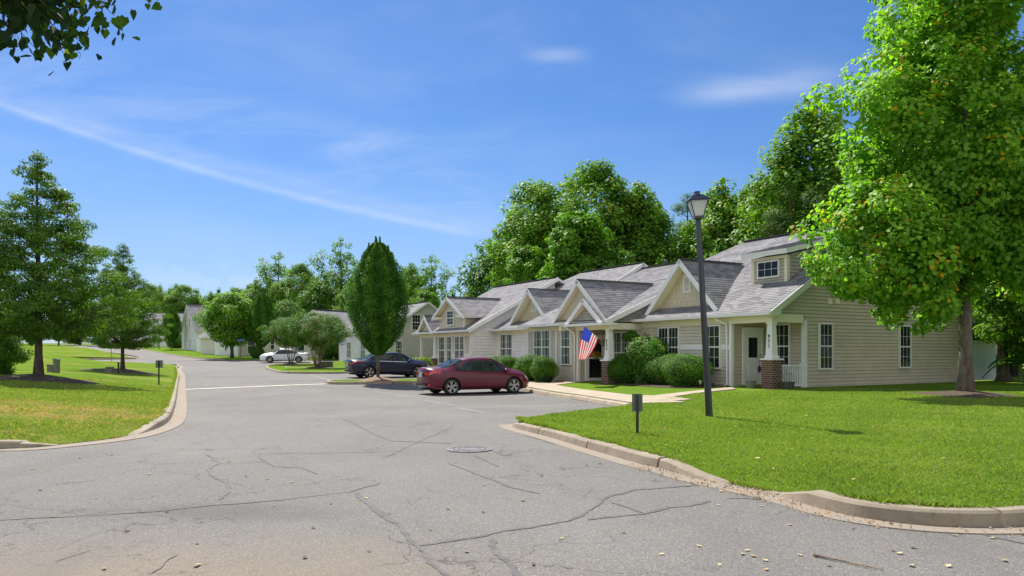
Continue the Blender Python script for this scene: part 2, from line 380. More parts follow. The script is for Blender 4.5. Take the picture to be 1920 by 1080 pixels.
# left lawn
lk_px = [(0,824),(60,822),(120,817),(180,811),(235,803),(280,790),(302,777),(314,757),(321,738),(327,715),(331,700),(328,689),(300,681.5)]
lk = [(-34, -2.0), (-14, 6.9), (-9.6, 9.6)] + [tuple(gp(a, b, KT)[:2]) for a, b in lk_px[:-1]] + [(-29.6, 66), (-32, 70), (-38, 72.5), (-60, 73)]
lk_h = [1, 1, 1, 1, .6, 0, 0, .1, 1]+[1]*30
L_out = lk + [(-170, 80), (-170, 20), (-90, -20)]
LL_out = [(-43.5, 86), (-58, 107), (-72, 127), (-92, 152), (-200, 170), (-200, 88), (-60, 84)]
def sstep(a, b, x): t = np.clip((x-a)/(b-a), 0, 1); return t*t*(3-2*t)
def lz_right(x, y):
    d = np.minimum(pdist(R_edge, x, y), pdist(R_edge2, x, y)); r = rz(x, y)
    w = sstep(0, 6.5, d)
    low = np.minimum(r, 0)
    cut = .12*np.exp(-(pdist(rk[7:10], x, y)/.5)**2)
    return r + KT - .012 - cut + w*(-low*.93 - .02)
def lz_left(x, y):
    d = pdist(lk, x, y); h = KT - .012 + .085*np.minimum(d, 4.5) + .02*np.clip(d-4.5, 0, 40)
    h = h - .5*sstep(8, 26, d)*sstep(16, 34, np.asarray(y)) + .075*np.clip(d-22, 0, 60)*sstep(20, 45, np.asarray(y))
    h = h + .95*sstep(-37, -47, np.asarray(x))*sstep(48, 66, np.asarray(y))
    cut = .12*np.exp(-(pdist(lk[5:8], x, y)/.8)**2)
    return rz(x, y) + h - cut
# ------------------------------------------------------------------ sheets
def zbase(x, y): return rz(x, y) - .35
big = [(-900, -150), (900, -150), (900, 1400), (-900, 1400)]
sheet('ground', big, zbase, M_LAWN, 25)
road_out = [(-75, -14), (75, -14), (75, 60), (20, 100), (-40, 165), (-130, 165), (-75, 100)]
sheet('road', road_out, rz, M_ASPH, 1.6)
sheet('lawn', R_out, lz_right, M_LAWN, 1.5, .3, .35, fine=(.3, 9, 4, 13))
sheet('lawn', L_out, lz_left, M_LAWN_DRY, 1.5, 1.4, .4, fine=(.3, 8, -9, 15))
sheet('lawn', LL_out, lambda x, y: rz(x, y)+.12+.03*pdist(LL_out[:4], x, y), M_LAWN_DRY, 3, .3)
def kerb(name, line, hs, side, w=.16, pan=.24, mk=M_KERB, mp=M_PAN, seglen=1.9, h=KT, sub=6, gap=.018):
    """kerb swept along a lawn edge; side=+1 when the road lies to the left of the walking direction"""
    P = smoothline(line, sub); hs = list(hs)+[1]*(len(line)-len(hs))
    H = np.interp(np.linspace(0, len(line)-1, len(P)), range(len(line)), hs[:len(line)])
    A = np.array(P); T = np.gradient(A, axis=0); T /= np.maximum(1e-9, np.linalg.norm(T, axis=1))[:, None]
    N = np.stack([-T[:, 1], T[:, 0]], 1)*side
    S = np.concatenate([[0], np.cumsum(np.linalg.norm(np.diff(A, axis=0), axis=1))])
    prof = [(-.01, -.5), (-.01, 1), (.03, 1.02), (w-.035, 1.0), (w-.008, .83), (w+.018, .04)]
    k = MB()
    def ring(i, sh=0):
        a = A[i]+T[i]*sh; z0 = float(rz(*a)); hh = H[i]*h if H[i] > .12 else -.03
        return [tuple((a+N[i]*u).tolist())+(z0+hh*v,) for u, v in prof]
    segs = []; cur = [0]
    for i in range(1, len(P)):
        cur.append(i)
        if S[i]-S[cur[0]] > seglen or i == len(P)-1: segs.append(cur); cur = [i]
    for sg in segs:
        if len(sg) < 2: continue
        b = len(k.v); n = len(prof)
        jit = random.uniform(-.009, .009)
        for q, i in enumerate(sg):
            sh = gap if q == 0 else (-gap if q == len(sg)-1 else 0)
            k.v += [(x, y, z+jit) for x, y, z in ring(i, sh)]
        for q in range(len(sg)-1):
            for j in range(n-1): k.f.append((b+q*n+j, b+q*n+j+1, b+(q+1)*n+j+1, b+(q+1)*n+j)); k.mi.append(0)
        k.f.append(tuple(b+j for j in range(n))); k.mi.append(0); k.f.append(tuple(b+(len(sg)-1)*n+j for j in range(n))); k.mi.append(0)
    o = k.build(name, mk); tag(o, kind='structure')
    if pan:
        g = MB(); b = 0
        for i in range(len(P)):
            a = A[i]; z0 = float(rz(*a))
            for u, v in ((w-.03, .012), (w+pan*.5, .006), (w+pan, .010), (w+pan+.01, -.02)): g.v.append((*(a+N[i]*(u)), z0+v))
        for i in range(len(P)-1):
            for j in range(3): g.f.append((i*4+j, i*4+j+1, (i+1)*4+j+1, (i+1)*4+j)); g.mi.append(0)
        o = g.build('gutter_pan', mp); tag(o, kind='structure')
kerb('kerb', rk, rk_h, -1)
kerb('kerb', lk, lk_h, -1, pan=.30)
kerb('kerb', lotline+[tuple(Vector(lotline[2])+d_*10), tuple(Vector(lotline[2])+d_*20)]+lot2[:1], [1]*9, 1, pan=0, mk=M_WALK)
kerb('kerb', lot2, [1]*9, 1, pan=0, mk=M_WALK)
kerb('kerb', [(-32, 83.5), (-36.5, 87.0), (-48, 103), (-63, 126), (-76.6, 144)], [1]*9, 1, pan=.3, seglen=6, sub=4)
kerb('kerb', [(-60, 84), (-43.5, 86), (-58, 107), (-72, 127)], [1]*9, -1, pan=.3, seglen=6, sub=4)
# pavement along the parking bays, and the walks to the porches
def strip_poly(line, w0, w1):
    A = np.array(smoothline(line, 4)); T = np.gradient(A, axis=0); T /= np.linalg.norm(T, axis=1)[:, None]; N = np.stack([T[:, 1], -T[:, 0]], 1)
    return [tuple(p) for p in A+N*w0] + [tuple(p) for p in (A+N*w1)[::-1]]
LL = lotline + [tuple(Vector(lotline[2])+d_*q) for q in (8, 16, 24, 31)]
def zoff(dz): return lambda x, y: lz_right(x, y)+dz
# in lot direction, houses lie to the right
n_ = Vector((d_.y, -d_.x))
sheet('sidewalk', strip_poly(LL, .12, 1.5), zoff(.035), M_WALK, .5, .1)
M_LINE = mat('line_paint', (.30, .285, .26), .8, col2=(.17, .163, .153), vscale=9, detail=6)
def strip(name, a, b, w, dz, m, zf=rz, step=.6, kind='structure', jitter=0):
    pts = [a, b] if not isinstance(a, list) else a
    if isinstance(a, list): pts = a
    A = np.array(resample(pts, step, False)); T = np.gradient(A, axis=0); T /= np.maximum(1e-9, np.linalg.norm(T, axis=1))[:, None]; N = np.stack([-T[:, 1], T[:, 0]], 1)
    ww = np.full(len(A), w/2)
    if jitter:
        rr = np.random.RandomState(int(abs(A[0][0]*1000)) % 9999+1); k = np.cumsum(rr.normal(0, 1, (len(A), 2)), 0); k -= np.linspace(0, 1, len(A))[:, None]*k[-1]
        A = A + k*jitter*.5 + rr.normal(0, jitter*.16, A.shape); ww = ww*np.exp(np.convolve(rr.normal(0, .6, len(A)), np.ones(4)/4, 'same')); ww[0] = ww[-1] = .003
    me = MB(); z = zf(A[:, 0], A[:, 1])+dz
    for i in range(len(A)): me.v += [(*(A[i]+N[i]*ww[i]), z[i]), (*(A[i]-N[i]*ww[i]), z[i])]
    for i in range(len(A)-1): me.f.append((2*i, 2*i+1, 2*i+3, 2*i+2)); me.mi.append(0)
    o = me.build(name, m); tag(o, kind=kind); return o
def g2(a, b): return tuple(gp(a, b)[:2])
# cracks filled with sealant
CR = [([(940,996),(1067,978),(1108,960),(1144,932),(1195,919.5),(1256,914),(1379,904)],.055),
 ([(1103,975.6),(1164,968),(1210,964),(1256,952.7),(1297,950),(1333,939)],.05), ([(1144,942),(1210,964)],.03),
 ([(1361,935),(1420,936),(1450,937),(1506,934)],.05), ([(983,815),(1042,833),(1119,848),(1165,868)],.06), ([(1797,991),(1910,1017),(2000,1040)],.04),
 ([(-60,978),(0,975),(150,966),(300,956),(400,945),(520,935),(660,922),(715,906)],.035),
 ([(665,923),(700,955),(740,990),(780,1025),(810,1050),(845,1078),(870,1110)],.065), ([(780,1025),(900,1007),(945,996)],.05),
 ([(920,1010),(925,1040),(955,1065),(985,1090)],.07), ([(387,852),(415,867),(390,880),(425,905),(430,920),(410,938)],.06),
 ([(415,870),(500,865)],.03), ([(485,857),(520,875),(565,877),(595,889)],.05), ([(475,852),(625,850),(770,846)],.03),
 ([(640,785),(700,812),(740,827),(850,832)],.05), ([(840,868),(900,890),(960,912),(1012,926)],.05), ([(890,852),(935,876)],.05),
 ([(918,842),(945,855),(962,850)],.06), ([(100,1055),(170,1032)],.012), ([(285,1076),(320,1050),(333,1040)],.015), ([(715,860),(850,800),(700,790)],.02),
 ([(770,790),(980,781)],.02), ([(330,765),(560,778),(700,770)],.02)]
for pts, w in CR: strip('road_crack', [g2(*p) for p in pts], None, w*.62, .004, M_SEAL, step=.06, jitter=.016)
# concrete valley gutter across the road, faded bay lines
vg = [g2(331,731), g2(430,727), g2(540,722.5), g2(640,719)]
strip('valley_gutter', vg, None, .62, .008, M_PAN if False else mat('pale_gutter', (.50, .45, .38), .9, var=.15, vscale=2), step=.5)
for a, b in (((1000,765.5),(1145,755.5)), ((848,735.5),(640,752.0)), ((800,745),(905,748)), ((880,776),(792,768)), ((470,706),(392,707)), ((560,702),(600,712)), ((690,741),(800,735))):
    pass
BAY = Vector((math.cos(R(28)), math.sin(R(28))))
for sx_, (px, py) in enumerate([(1150,756.5), (985,733), (878,722.5)]):
    p1 = gp(px, py)[:2]; p1 = Vector(p1); p0 = p1-BAY*4.6
    strip('parking_line', [tuple(p0), tuple(p1)], None, .10, .004, M_LINE, step=.5)
for a, b in (((700,734),(735,738)), ((745,741),(790,746)), ((795,751),(850,759)), ((860,765),(905,773)), ((575,702),(620,713)), ((445,706.5),(470,706.5))):
    strip('parking_line', [g2(*a), g2(*b)], None, .10, .004, M_LINE, step=.3)
M_TAR = mat('lot_asphalt', (.19, .182, .17), .9, var=.15, vscale=1.2)
# ------------------------------------------------------------------ islands
M_ISL = M_LAWN
def island(outline_px, label=None):
    pts = [tuple(gp(a, b, KT)[:2]) if not isinstance(a, tuple) else a for a, b in outline_px]
    return pts
isl1 = [(-8.75, 35.55), (-8.2, 34.95), (-6.6, 35.35), (-4.2, 36.4), (-.9, 38.1), (-1.6, 39.6), (-5.2, 38.0), (-8.3, 36.7)]
isl2 = [tuple(gp(a, b, KT)[:2]) for a, b in ((500, 687), (510, 691.5), (535, 696), (590, 697), (655, 696), (688, 689), (660, 683.5), (590, 681), (520, 682.5))]
def zk(x, y): return rz(x, y)+KT-.012
for io in (isl1, isl2):
    ring = smoothline(io+[io[0]], 5)[:-1]
    sheet('lawn', ring, zk, M_LAWN, .5, .2)
    kerb('kerb', io+[io[0]], [1]*20, -1, pan=0, sub=5, seglen=3)
def mound(name, x, y, r, h, m, zf):
    me = MB(); rr = random.Random(int(x*77)); N = 40; K = 9
    me.v.append((x, y, float(zf(x, y))+h))
    for k in range(1, K+1):
        for j in range(N):
            a = 2*math.pi*j/N; q = r*k/K*(1+.10*math.sin(3*a+x)+.06*math.sin(7*a+y)); X = x+q*math.cos(a); Y = y+q*math.sin(a)
            hh = h*(.5+.5*math.cos(math.pi*k/K)) + (0 if k == K else rr.uniform(0, .018))-(.03 if k == K else 0)
            me.v.append((X, Y, float(zf(X, Y))+hh+.008))
    for j in range(N): me.f.append((0, 1+j, 1+(j+1) % N)); me.mi.append(0)
    for k in range(K-1):
        for j in range(N): a = 1+k*N+j; b = 1+k*N+(j+1) % N; me.f.append((a, b, b+N, a+N)); me.mi.append(0)
    o = me.build(name, m, smooth=True); tag(o, kind='structure'); return o
# ------------------------------------------------------------------ building kit (row frame: x = -s along the front, y = depth t, z up)
HC = Vector((9.39, 27.0, 0)); HANG = math.atan2(-.868, .496)
def row2world(s, t, z=0):
    c, s_ = math.cos(HANG), math.sin(HANG); return Vector((HC.x+c*-s-s_*t, HC.y+s_*-s+c*t, z))
def clip(poly, v0, v1):
    def half(P, v, sg):
        out = []
        for i in range(len(P)):
            a, b = P[i], P[(i+1) % len(P)]; da, db = (a[1]-v)*sg, (b[1]-v)*sg
            if da >= 0: out.append(a)
            if (da > 0 and db < 0) or (da < 0 and db > 0):
                q = da/(da-db); out.append((a[0]+(b[0]-a[0])*q, v))
        return out
    P = half(poly, v0, 1)
    return half(P, v1, -1) if len(P) > 2 else []
def lap(mb, pts, course, step, hint=(0, 0, 1), m=0, split=None, phase=0, rnd=None, groove=None):
    """overlapping horizontal courses (clapboard, shingles, shakes) covering a planar convex polygon"""
    P = [Vector(p) for p in pts]; N = Vector((0, 0, 0))
    for i in range(len(P)): N += P[i].cross(P[(i+1) % len(P)])
    N.normalize()
    if N.dot(Vector(hint)) < 0: N = -N
    V = (Vector((0, 0, 1)) - N*N.z).normalized(); U = V.cross(N); O = P[0]
    q = [((p-O).dot(U), (p-O).dot(V)) for p in P]
    vz = O.z/max(.2, V.z)       # keep the courses of neighbouring pieces in line
    lo = min(b for a, b in q); hi = max(b for a, b in q); k0 = math.floor((lo+vz-phase)/course); k = k0
    gv = (course*.125 if step > .02 else 0) if groove is None else groove
    while k*course+phase-vz < hi:
        v0 = k*course+phase-vz; c = clip(q, v0, v0+course); k += 1
        if len(c) < 3: continue
        ps = [c]
        if split:
            u0 = min(a for a, b in c); u1 = max(a for a, b in c); ps = []; u = u0
            while u < u1:
                w = split*random.uniform(.6, 1.4); cc = clip([(b, a) for a, b in c], u, u+w)
                if len(cc) > 2: ps.append([(b, a) for a, b in cc])
                u += w
        for c2 in ps:
            ex = random.uniform(0, rnd) if rnd else 0
            def w3(a, b, f=None): return O+U*a+V*b+N*((step*(1-(b-v0)/course)+ex) if f is None else f)
            g = .004 if split else 0
            cu = sum(a for a, b in c2)/len(c2)
            c3 = [(a+(g if a < cu else -g), b) for a, b in c2]
            if gv:
                c4 = clip(c3, v0+gv, v0+course)
                if len(c4) < 3: continue
                mb.face([w3(a, b) for a, b in c4], m)
                be = sorted([a for a, b in c4 if abs(b-(v0+gv)) < 1e-4])
                if len(be) >= 2:
                    a0, a1, b1 = be[0], be[-1], v0+gv
                    mb.face([w3(a0, b1, -.03), w3(a1, b1, -.03), w3(a1, b1), w3(a0, b1)], m); mb.face([w3(a0, v0, -.03), w3(a1, v0, -.03), w3(a1, b1, -.03), w3(a0, b1, -.03)], m); mb.face([w3(a0, v0, 0), w3(a1, v0, 0), w3(a1, v0, -.03), w3(a0, v0, -.03)], m)
                continue
            mb.face([w3(a, b) for a, b in c3], m)
            bt = sorted([a for a, b in c3 if abs(b-min(x[1] for x in c3)) < 1e-4])
            if len(bt) >= 2:
                b0 = min(x[1] for x in c3); mb.face([w3(bt[0], b0, -.002), w3(bt[-1], b0, -.002), w3(bt[-1], b0), w3(bt[0], b0)], m)
    return N, U, V
def shingle_mat():
    m = bpy.data.materials.new('shingles'); m.use_nodes = True; t = NT(m.node_tree); b = t.n['Principled BSDF']
    P = t.add('ShaderNodeTexCoord').outputs['Object']
    Q = t.mapping(P, (3.3, 3.3, 9.0))
    w = t.add('ShaderNodeTexVoronoi'); w.inputs['Scale'].default_value = 1; w.inputs['Randomness'].default_value = .85; t.l.new(Q, w.inputs['Vector'])
    sp = t.add('ShaderNodeSeparateColor'); t.l.new(w.outputs['Color'], sp.inputs[0])
    c = t.mix(sp.outputs[0], (.135, .131, .140), (.30, .292, .302))
    c = t.mix(t.m('MULTIPLY', t.noise(P, 1.1, 5, .6), .5), c, (.16, .15, .165))
    c = t.mix(t.m('MULTIPLY', t.ramp(t.noise(P, 120, 2, .8), .5, .8), .35), c, (.33, .31, .32))
    t.l.new(c, b.inputs['Base Color']); b.inputs['Roughness'].default_value = .92; return m
M_ROOF = shingle_mat()
M_CAP = mat('ridge_cap', (.075, .073, .085), .9, var=.2, vscale=9)
M_TRIM = mat('white_trim', (.80, .79, .77), .5, var=.03, vscale=2)
M_CREAM = mat('cream_trim', (.82, .74, .56), .55, var=.04, vscale=2)
def siding(name, c): return mat(name, c, .6, var=.07, vscale=1.4, bump=.15, bscale=60, detail=5)
M_TAN = siding('tan_siding', (.53, .465, .36)); M_TANF = siding('tan_front_siding', (.60, .545, .45))
M_PALE = siding('pale_siding', (.80, .79, .76)); M_GREYS = siding('grey_siding', (.52, .49, .45)); M_WHITES = siding('white_siding', (.76, .75, .73))
M_SHAKE = siding('shake', (.55, .49, .35)); M_SHAKE2 = siding('tan_shake', (.58, .52, .40))
M_GLASS = None
def glass_mat(name, tint, base=(.02, .025, .025), mixf=.55):
    m = bpy.data.materials.new(name); m.use_nodes = True; t = NT(m.node_tree); b = t.n['Principled BSDF']; out = t.n['Material Output']
    b.inputs['Base Color'].default_value = (*base, 1); b.inputs['Roughness'].default_value = .03; b.inputs['Specular IOR Level'].default_value = .7
    tr = t.add('ShaderNodeBsdfTransparent'); tr.inputs[0].default_value = (*tint, 1)
    mx = t.add('ShaderNodeMixShader'); mx.inputs[0].default_value = mixf
    t.l.new(b.outputs[0], mx.inputs[1]); t.l.new(tr.outputs[0], mx.inputs[2]); t.l.new(mx.outputs[0], out.inputs[0]); return m
M_GLASS = glass_mat('window_glass', (.9, .95, .95), mixf=.72)
M_DARK = mat('dark_room', (.012, .013, .012), .9); M_BLIND = mat('blind_slats', (.70, .68, .62), .6); M_CURT = mat('curtain', (.66, .68, .66), .9, var=.15, vscale=3)
def brick_mat():
    m = bpy.data.materials.new('brick'); m.use_nodes = True; t = NT(m.node_tree); b = t.n['Principled BSDF']
    P = t.add('ShaderNodeTexCoord').outputs['Object']; sx = t.add('ShaderNodeSeparateXYZ'); t.l.new(P, sx.inputs[0])
    cv = t.add('ShaderNodeCombineXYZ'); t.l.new(t.m('ADD', sx.outputs[0], sx.outputs[1]), cv.inputs[0]); t.l.new(sx.outputs[2], cv.inputs[1])
    br = t.add('ShaderNodeTexBrick'); t.l.new(cv.outputs[0], br.inputs['Vector']); br.inputs['Scale'].default_value = 1
    br.inputs['Brick Width'].default_value = .21; br.inputs['Row Height'].default_value = .078; br.inputs['Mortar Size'].default_value = .008
    br.inputs['Color1'].default_value = (.17, .05, .032, 1); br.inputs['Color2'].default_value = (.07, .03, .025, 1); br.inputs['Mortar'].default_value = (.36, .32, .27, 1)
    t.l.new(br.outputs[0], b.inputs['Base Color']); b.inputs['Roughness'].default_value = .9
    bp = t.add('ShaderNodeBump'); bp.inputs['Strength'].default_value = .6; bp.inputs['Distance'].default_value = .01; bp.invert = True
    t.l.new(br.outputs['Fac'], bp.inputs['Height']); t.l.new(bp.outputs[0], b.inputs['Normal']); return m
M_BRICK = brick_mat()
def split_boxes(mb):
    out = []
    for i in range(0, len(mb.v), 8):
        b = MB(); b.v = mb.v[i:i+8]; b.f = [tuple(q for q in f) for f in ((0,3,2,1),(4,5,6,7),(0,1,5,4),(1,2,6,5),(2,3,7,6),(3,0,4,7))]; b.mi = [0]*6; out.append(b)
    return out
class House:
    def __init__(s, name, label, cat, s0, t0, z0=0, ang=None, loc=None, group=None):
        s.off = (-s0, t0, z0)
        if loc is None: loc = row2world(s0, t0, z0)
        s.root = empty(name, loc, HANG if ang is None else ang, label, cat, group)
        s.trim = MB(); s.roof = MB(); s.cap = MB(); s.gut = MB()
    def part(s, mb, name, m, parent=None, **k):
        if name in ('corner_board', 'dryer_vent', 'dormer_trim', 'porch_beam', 'frieze_board') and len(mb.v) > 8 and len(mb.v) % 8 == 0:
            for b in split_boxes(mb): o = b.build(name, m, s.root, s.off)
            return o
        if parent is None: return mb.build(name, m, s.root, s.off, **k)
        return mb.build(name, m, parent, s.off, **k)
    def slope(s, pts, th=.13, hint=(0, 0, 1), soffit=True):
        """roof plane: shingled top over a trimmed slab"""
        P = [Vector(p) for p in pts]; N, U, V = lap(s.roof, P, .145, .011, hint, rnd=None)
        s.trim.prism([p-N*.004 for p in P], -N*th)
    def ridge(s, a, b, w=.13):
        a, b = Vector(a), Vector(b); d = (b-a).normalized(); sd_ = d.cross(Vector((0, 0, 1))).normalized(); up = sd_.cross(d)
        s.cap.obox((a+b)/2+up*.03, d*(b-a).length/2, sd_*w, up*.022)
    def gutter(s, x0, x1, t, z):
        s.gut.box((x0, t-.11, z-.13), (x1, t+.0, z-.02))
    def finish(s, trimmat=None):
        if s.roof.v: s.part(s.roof, 'roof', M_ROOF)
        if s.trim.v: s.part(s.trim, 'fascia', trimmat or M_TRIM)
        if s.cap.v: s.part(s.cap, 'ridge_cap', M_CAP)
        if s.gut.v: s.part(s.gut, 'gutter', M_TRIM)
    def window(s, o, u, n, w, h, style='blind', cols=3, rows=2, sashes=2, pair=False, frame=.055, mullion=.07, mm=None):
        """o: lower left corner on the wall, u: horizontal unit vector, n: outward unit vector"""
        o, u, n = Vector(o), Vector(u), Vector(n); z = Vector((0, 0, 1)); f = MB()
        def bar(a0, a1, b0, b1, d0=0., d1=.05): f.obox(o+u*(a0+a1)/2+z*(b0+b1)/2+n*(d0+d1)/2, u*abs(a1-a0)/2, z*abs(b1-b0)/2, n*(d1-d0)/2)
        fr = frame; D = .10
        bar(-fr, 0, -fr, h+fr, 0, D); bar(w, w+fr, -fr, h+fr, 0, D); bar(0, w, -fr, 0, 0, D+.012); bar(0, w, h, h+fr, 0, D)
        units = [(0, w)] if not pair else [(0, (w-mullion)/2), ((w+mullion)/2, w)]
        if pair: bar((w-mullion)/2, (w+mullion)/2, 0, h, 0, D-.004)
        mt = .014
        for a0, a1 in units:
            for k in range(sashes):
                b0 = h*k/sashes; b1 = h*(k+1)/sashes; so_ = .060 if k else .060
                if k: bar(a0, a1, b0-.025, b0+.025, .03, .088)
                for c in range(1, cols): x = a0+(a1-a0)*c/cols; bar(x-mt/2, x+mt/2, b0, b1, so_+.012, so_+.020)
                for r_ in range(1, rows): y = b0+(b1-b0)*r_/rows; bar(a0, a1, y-mt/2, y+mt/2, so_+.012, so_+.021)
        win = s.part(f, 'window', mm or M_TRIM)
        g = MB(); g.obox(o+u*w/2+z*h/2+n*.066, u*w/2, z*h/2, n*.003); s.part(g, 'pane', M_GLASS, win)
        b = MB(); b.obox(o+u*w/2+z*h/2+n*.030, u*w/2, z*h/2, n*.003); s.part(b, 'backing', M_DARK, win)
        if style == 'blind':
            b = MB()
            for a0, a1 in units:
                y = .03
                while y < h-.02:
                    b.obox(o+u*(a0+a1)/2+z*y+n*.048, u*((a1-a0)/2-.015), z*.003+n*.010, z*.001-n*.0003); y += .055
            s.part(b, 'blind', M_BLIND, win, recalc=False)
        elif style == 'curtain':
            b = MB()
            for a0, a1 in units:
                N = 14; zz = [(0.02, h-.02)]
                for i in range(N):
                    if N*.42 < i < N*.58: continue
                    x0 = a0+(a1-a0)*i/N; x1 = a0+(a1-a0)*(i+1)/N; d0, d1 = (.038, .056) if i % 2 else (.056, .038)
                    b.face([o+u*x0+z*.03+n*d0, o+u*x1+z*.03+n*d1, o+u*x1+z*(h-.02)+n*d1, o+u*x0+z*(h-.02)+n*d0])
            s.part(b, 'curtain', M_CURT, win, recalc=False)
        return win
    def column(s, x, t, zb, zt, zbrick, number=None, wbase=.52):
        p = MB(); h = .5*wbase/.52
        c = MB()   # tapered box shaft with base board
        def fr(a, z0, b, z1):
            k = len(c.v)
            for r_, z_ in ((a, z0), (b, z1)):
                for sx, sy in ((-1,-1),(1,-1),(1,1),(-1,1)): c.v.append((x+sx*r_, t+sy*r_, z_))
            for q in ((0,1,5,4),(1,2,6,5),(2,3,7,6),(3,0,4,7),(4,5,6,7),(0,3,2,1)): c.f.append(tuple(k+i for i in q)); c.mi.append(0)
        fr(.155, zbrick+.06, .105, zt); fr(.19, zbrick+.055, .165, zbrick+.17); fr(.29, zbrick, .29, zbrick+.06); fr(.135, zt-.07, .14, zt-.001)
        col = s.part(c, 'porch_column', M_TRIM)
        b = MB(); b.box((x-.245, t-.245, zb-.4), (x+.245, t+.245, zbrick)); s.part(b, 'brick_pier', M_BRICK, col)
        if number:
            for i, ch in enumerate(number):
                tx = text_mesh(ch, .19, .012, M_DARK, 'house_number', col)
                zz = zt-.52-.17*i
                tx.data.transform(Matrix.Translation((x-s.off[0]-.01, t-s.off[1]-.142, zz-s.off[2])) @ Matrix.Rotation(R(90), 4, 'X'))
        return col
def text_mesh(txt, size, ext, m, name, parent=None):
    cu = bpy.data.curves.new(name, 'FONT'); cu.body = txt; cu.size = size; cu.extrude = ext/2; cu.align_x = 'CENTER'; cu.align_y = 'CENTER'
    o = bpy.data.objects.new(name, cu); COL.objects.link(o); dg = bpy.context.evaluated_depsgraph_get()
    me = bpy.data.meshes.new_from_object(o.evaluated_get(dg)); bpy.data.objects.remove(o); bpy.data.curves.remove(cu)
    me.materials.clear(); me.materials.append(m)
    ob = bpy.data.objects.new(name, me); COL.objects.link(ob)
    if parent: ob.parent = parent
    return ob
def front_gable(H, s0, w, tf, zf, za, tw, a, b, wm, shake=True, wallbase=None, vent=False, side=(1, 1), soff=M_CREAM, tmax=None):
    """small front gable on a roof plane z = a + b t; w half width, tf rake plane, tw wall plane"""
    tfoot = max(tf, (zf-a)/b+.05); tr = (za-a)/b+.05; x0 = -s0
    if tmax is not None: tr = min(tr, tmax); tfoot = min(tfoot, tmax)
    tb = (zf+.0-a)/b
    R_ = MB(); T_ = MB(); S_ = MB()
    for sg in (-1, 1):
        pts = [(x0, tf, za), (x0+sg*w, tf, zf), (x0+sg*w, tfoot, zf), (x0, tr, za)]
        N, U, V = lap(R_, pts, .145, .011, rnd=None)
        P = [Vector(p) for p in pts]
        S_.prism([p-N*.004 for p in P], -N*.12)
        # rake board
        d = (P[1]-P[0]); ln = d.length; d.normalize(); c = (P[0]+P[1])/2
        T_.obox(c-N*.075+Vector((0, -.014, 0)), d*(ln/2+.01), N*.095, Vector((0, .014, 0)))
        T_.obox(P[1]+Vector((-sg*.05, .06, -.10)), Vector((.07, 0, 0)), Vector((0, .06, 0)), Vector((0, 0, .05)))
        T_.prism([P[1]-N*.0, P[2]-N*.0, P[2]-N*.13, P[1]-N*.13], Vector((sg*.012, 0, 0)))
    H.roof.v, H.roof.f, H.roof.mi = merge(H.roof, R_)
    H.trim.v, H.trim.f, H.trim.mi = merge(H.trim, T_)
    H.part(S_, 'soffit', soff)
    if tmax is None: H.ridge((x0, tf+.02, za+.01), (x0, tr-.15, za+.01), .10)
    zb = a+b*tw-.03 if wallbase is None else wallbase
    sl = (za-zf)/w; hw = (za-.1-zb)/sl
    Wm = MB()
    if hw > w-.22:
        hw = w-.22; ze = za-.1-sl*hw
        poly = [(x0-hw, tw, zb), (x0+hw, tw, zb), (x0+hw, tw, ze), (x0, tw, za-.1), (x0-hw, tw, ze)]
    else: poly = [(x0-hw, tw, zb), (x0+hw, tw, zb), (x0, tw, za-.1)]
    if shake: lap(Wm, poly, .185, .016, (0, -1, 0), split=.20, rnd=.006)
    else: lap(Wm, poly, .135, .024, (0, -1, 0))
    H.part(Wm, 'gable_wall', wm, recalc=False)
    if vent:
        v = MB(); vw, vh = .21, .36; zc = zb+(za-zb)*.50
        for q in ((-vw, -vw+.05), (vw-.05, vw)): v.box((x0+q[0], tw-.045, zc-vh), (x0+q[1], tw, zc+vh))
        for q in ((-vh, -vh+.05), (vh-.05, vh)): v.box((x0-vw+.05, tw-.045, zc+q[0]), (x0+vw-.05, tw, zc+q[1]))
        y = zc-vh+.08
        while y < zc+vh-.06: v.obox((x0, tw-.03, y), (vw-.05, 0, 0), (0, .016, .016), (0, -.003, .003)); y += .058
        H.part(v, 'gable_vent', M_TRIM, recalc=False)
def merge(A, B):
    k = len(A.v); return A.v+B.v, A.f+[tuple(i+k for i in f) for f in B.f], A.mi+B.mi
def board(H, mb, pts, th=.022):
    pass
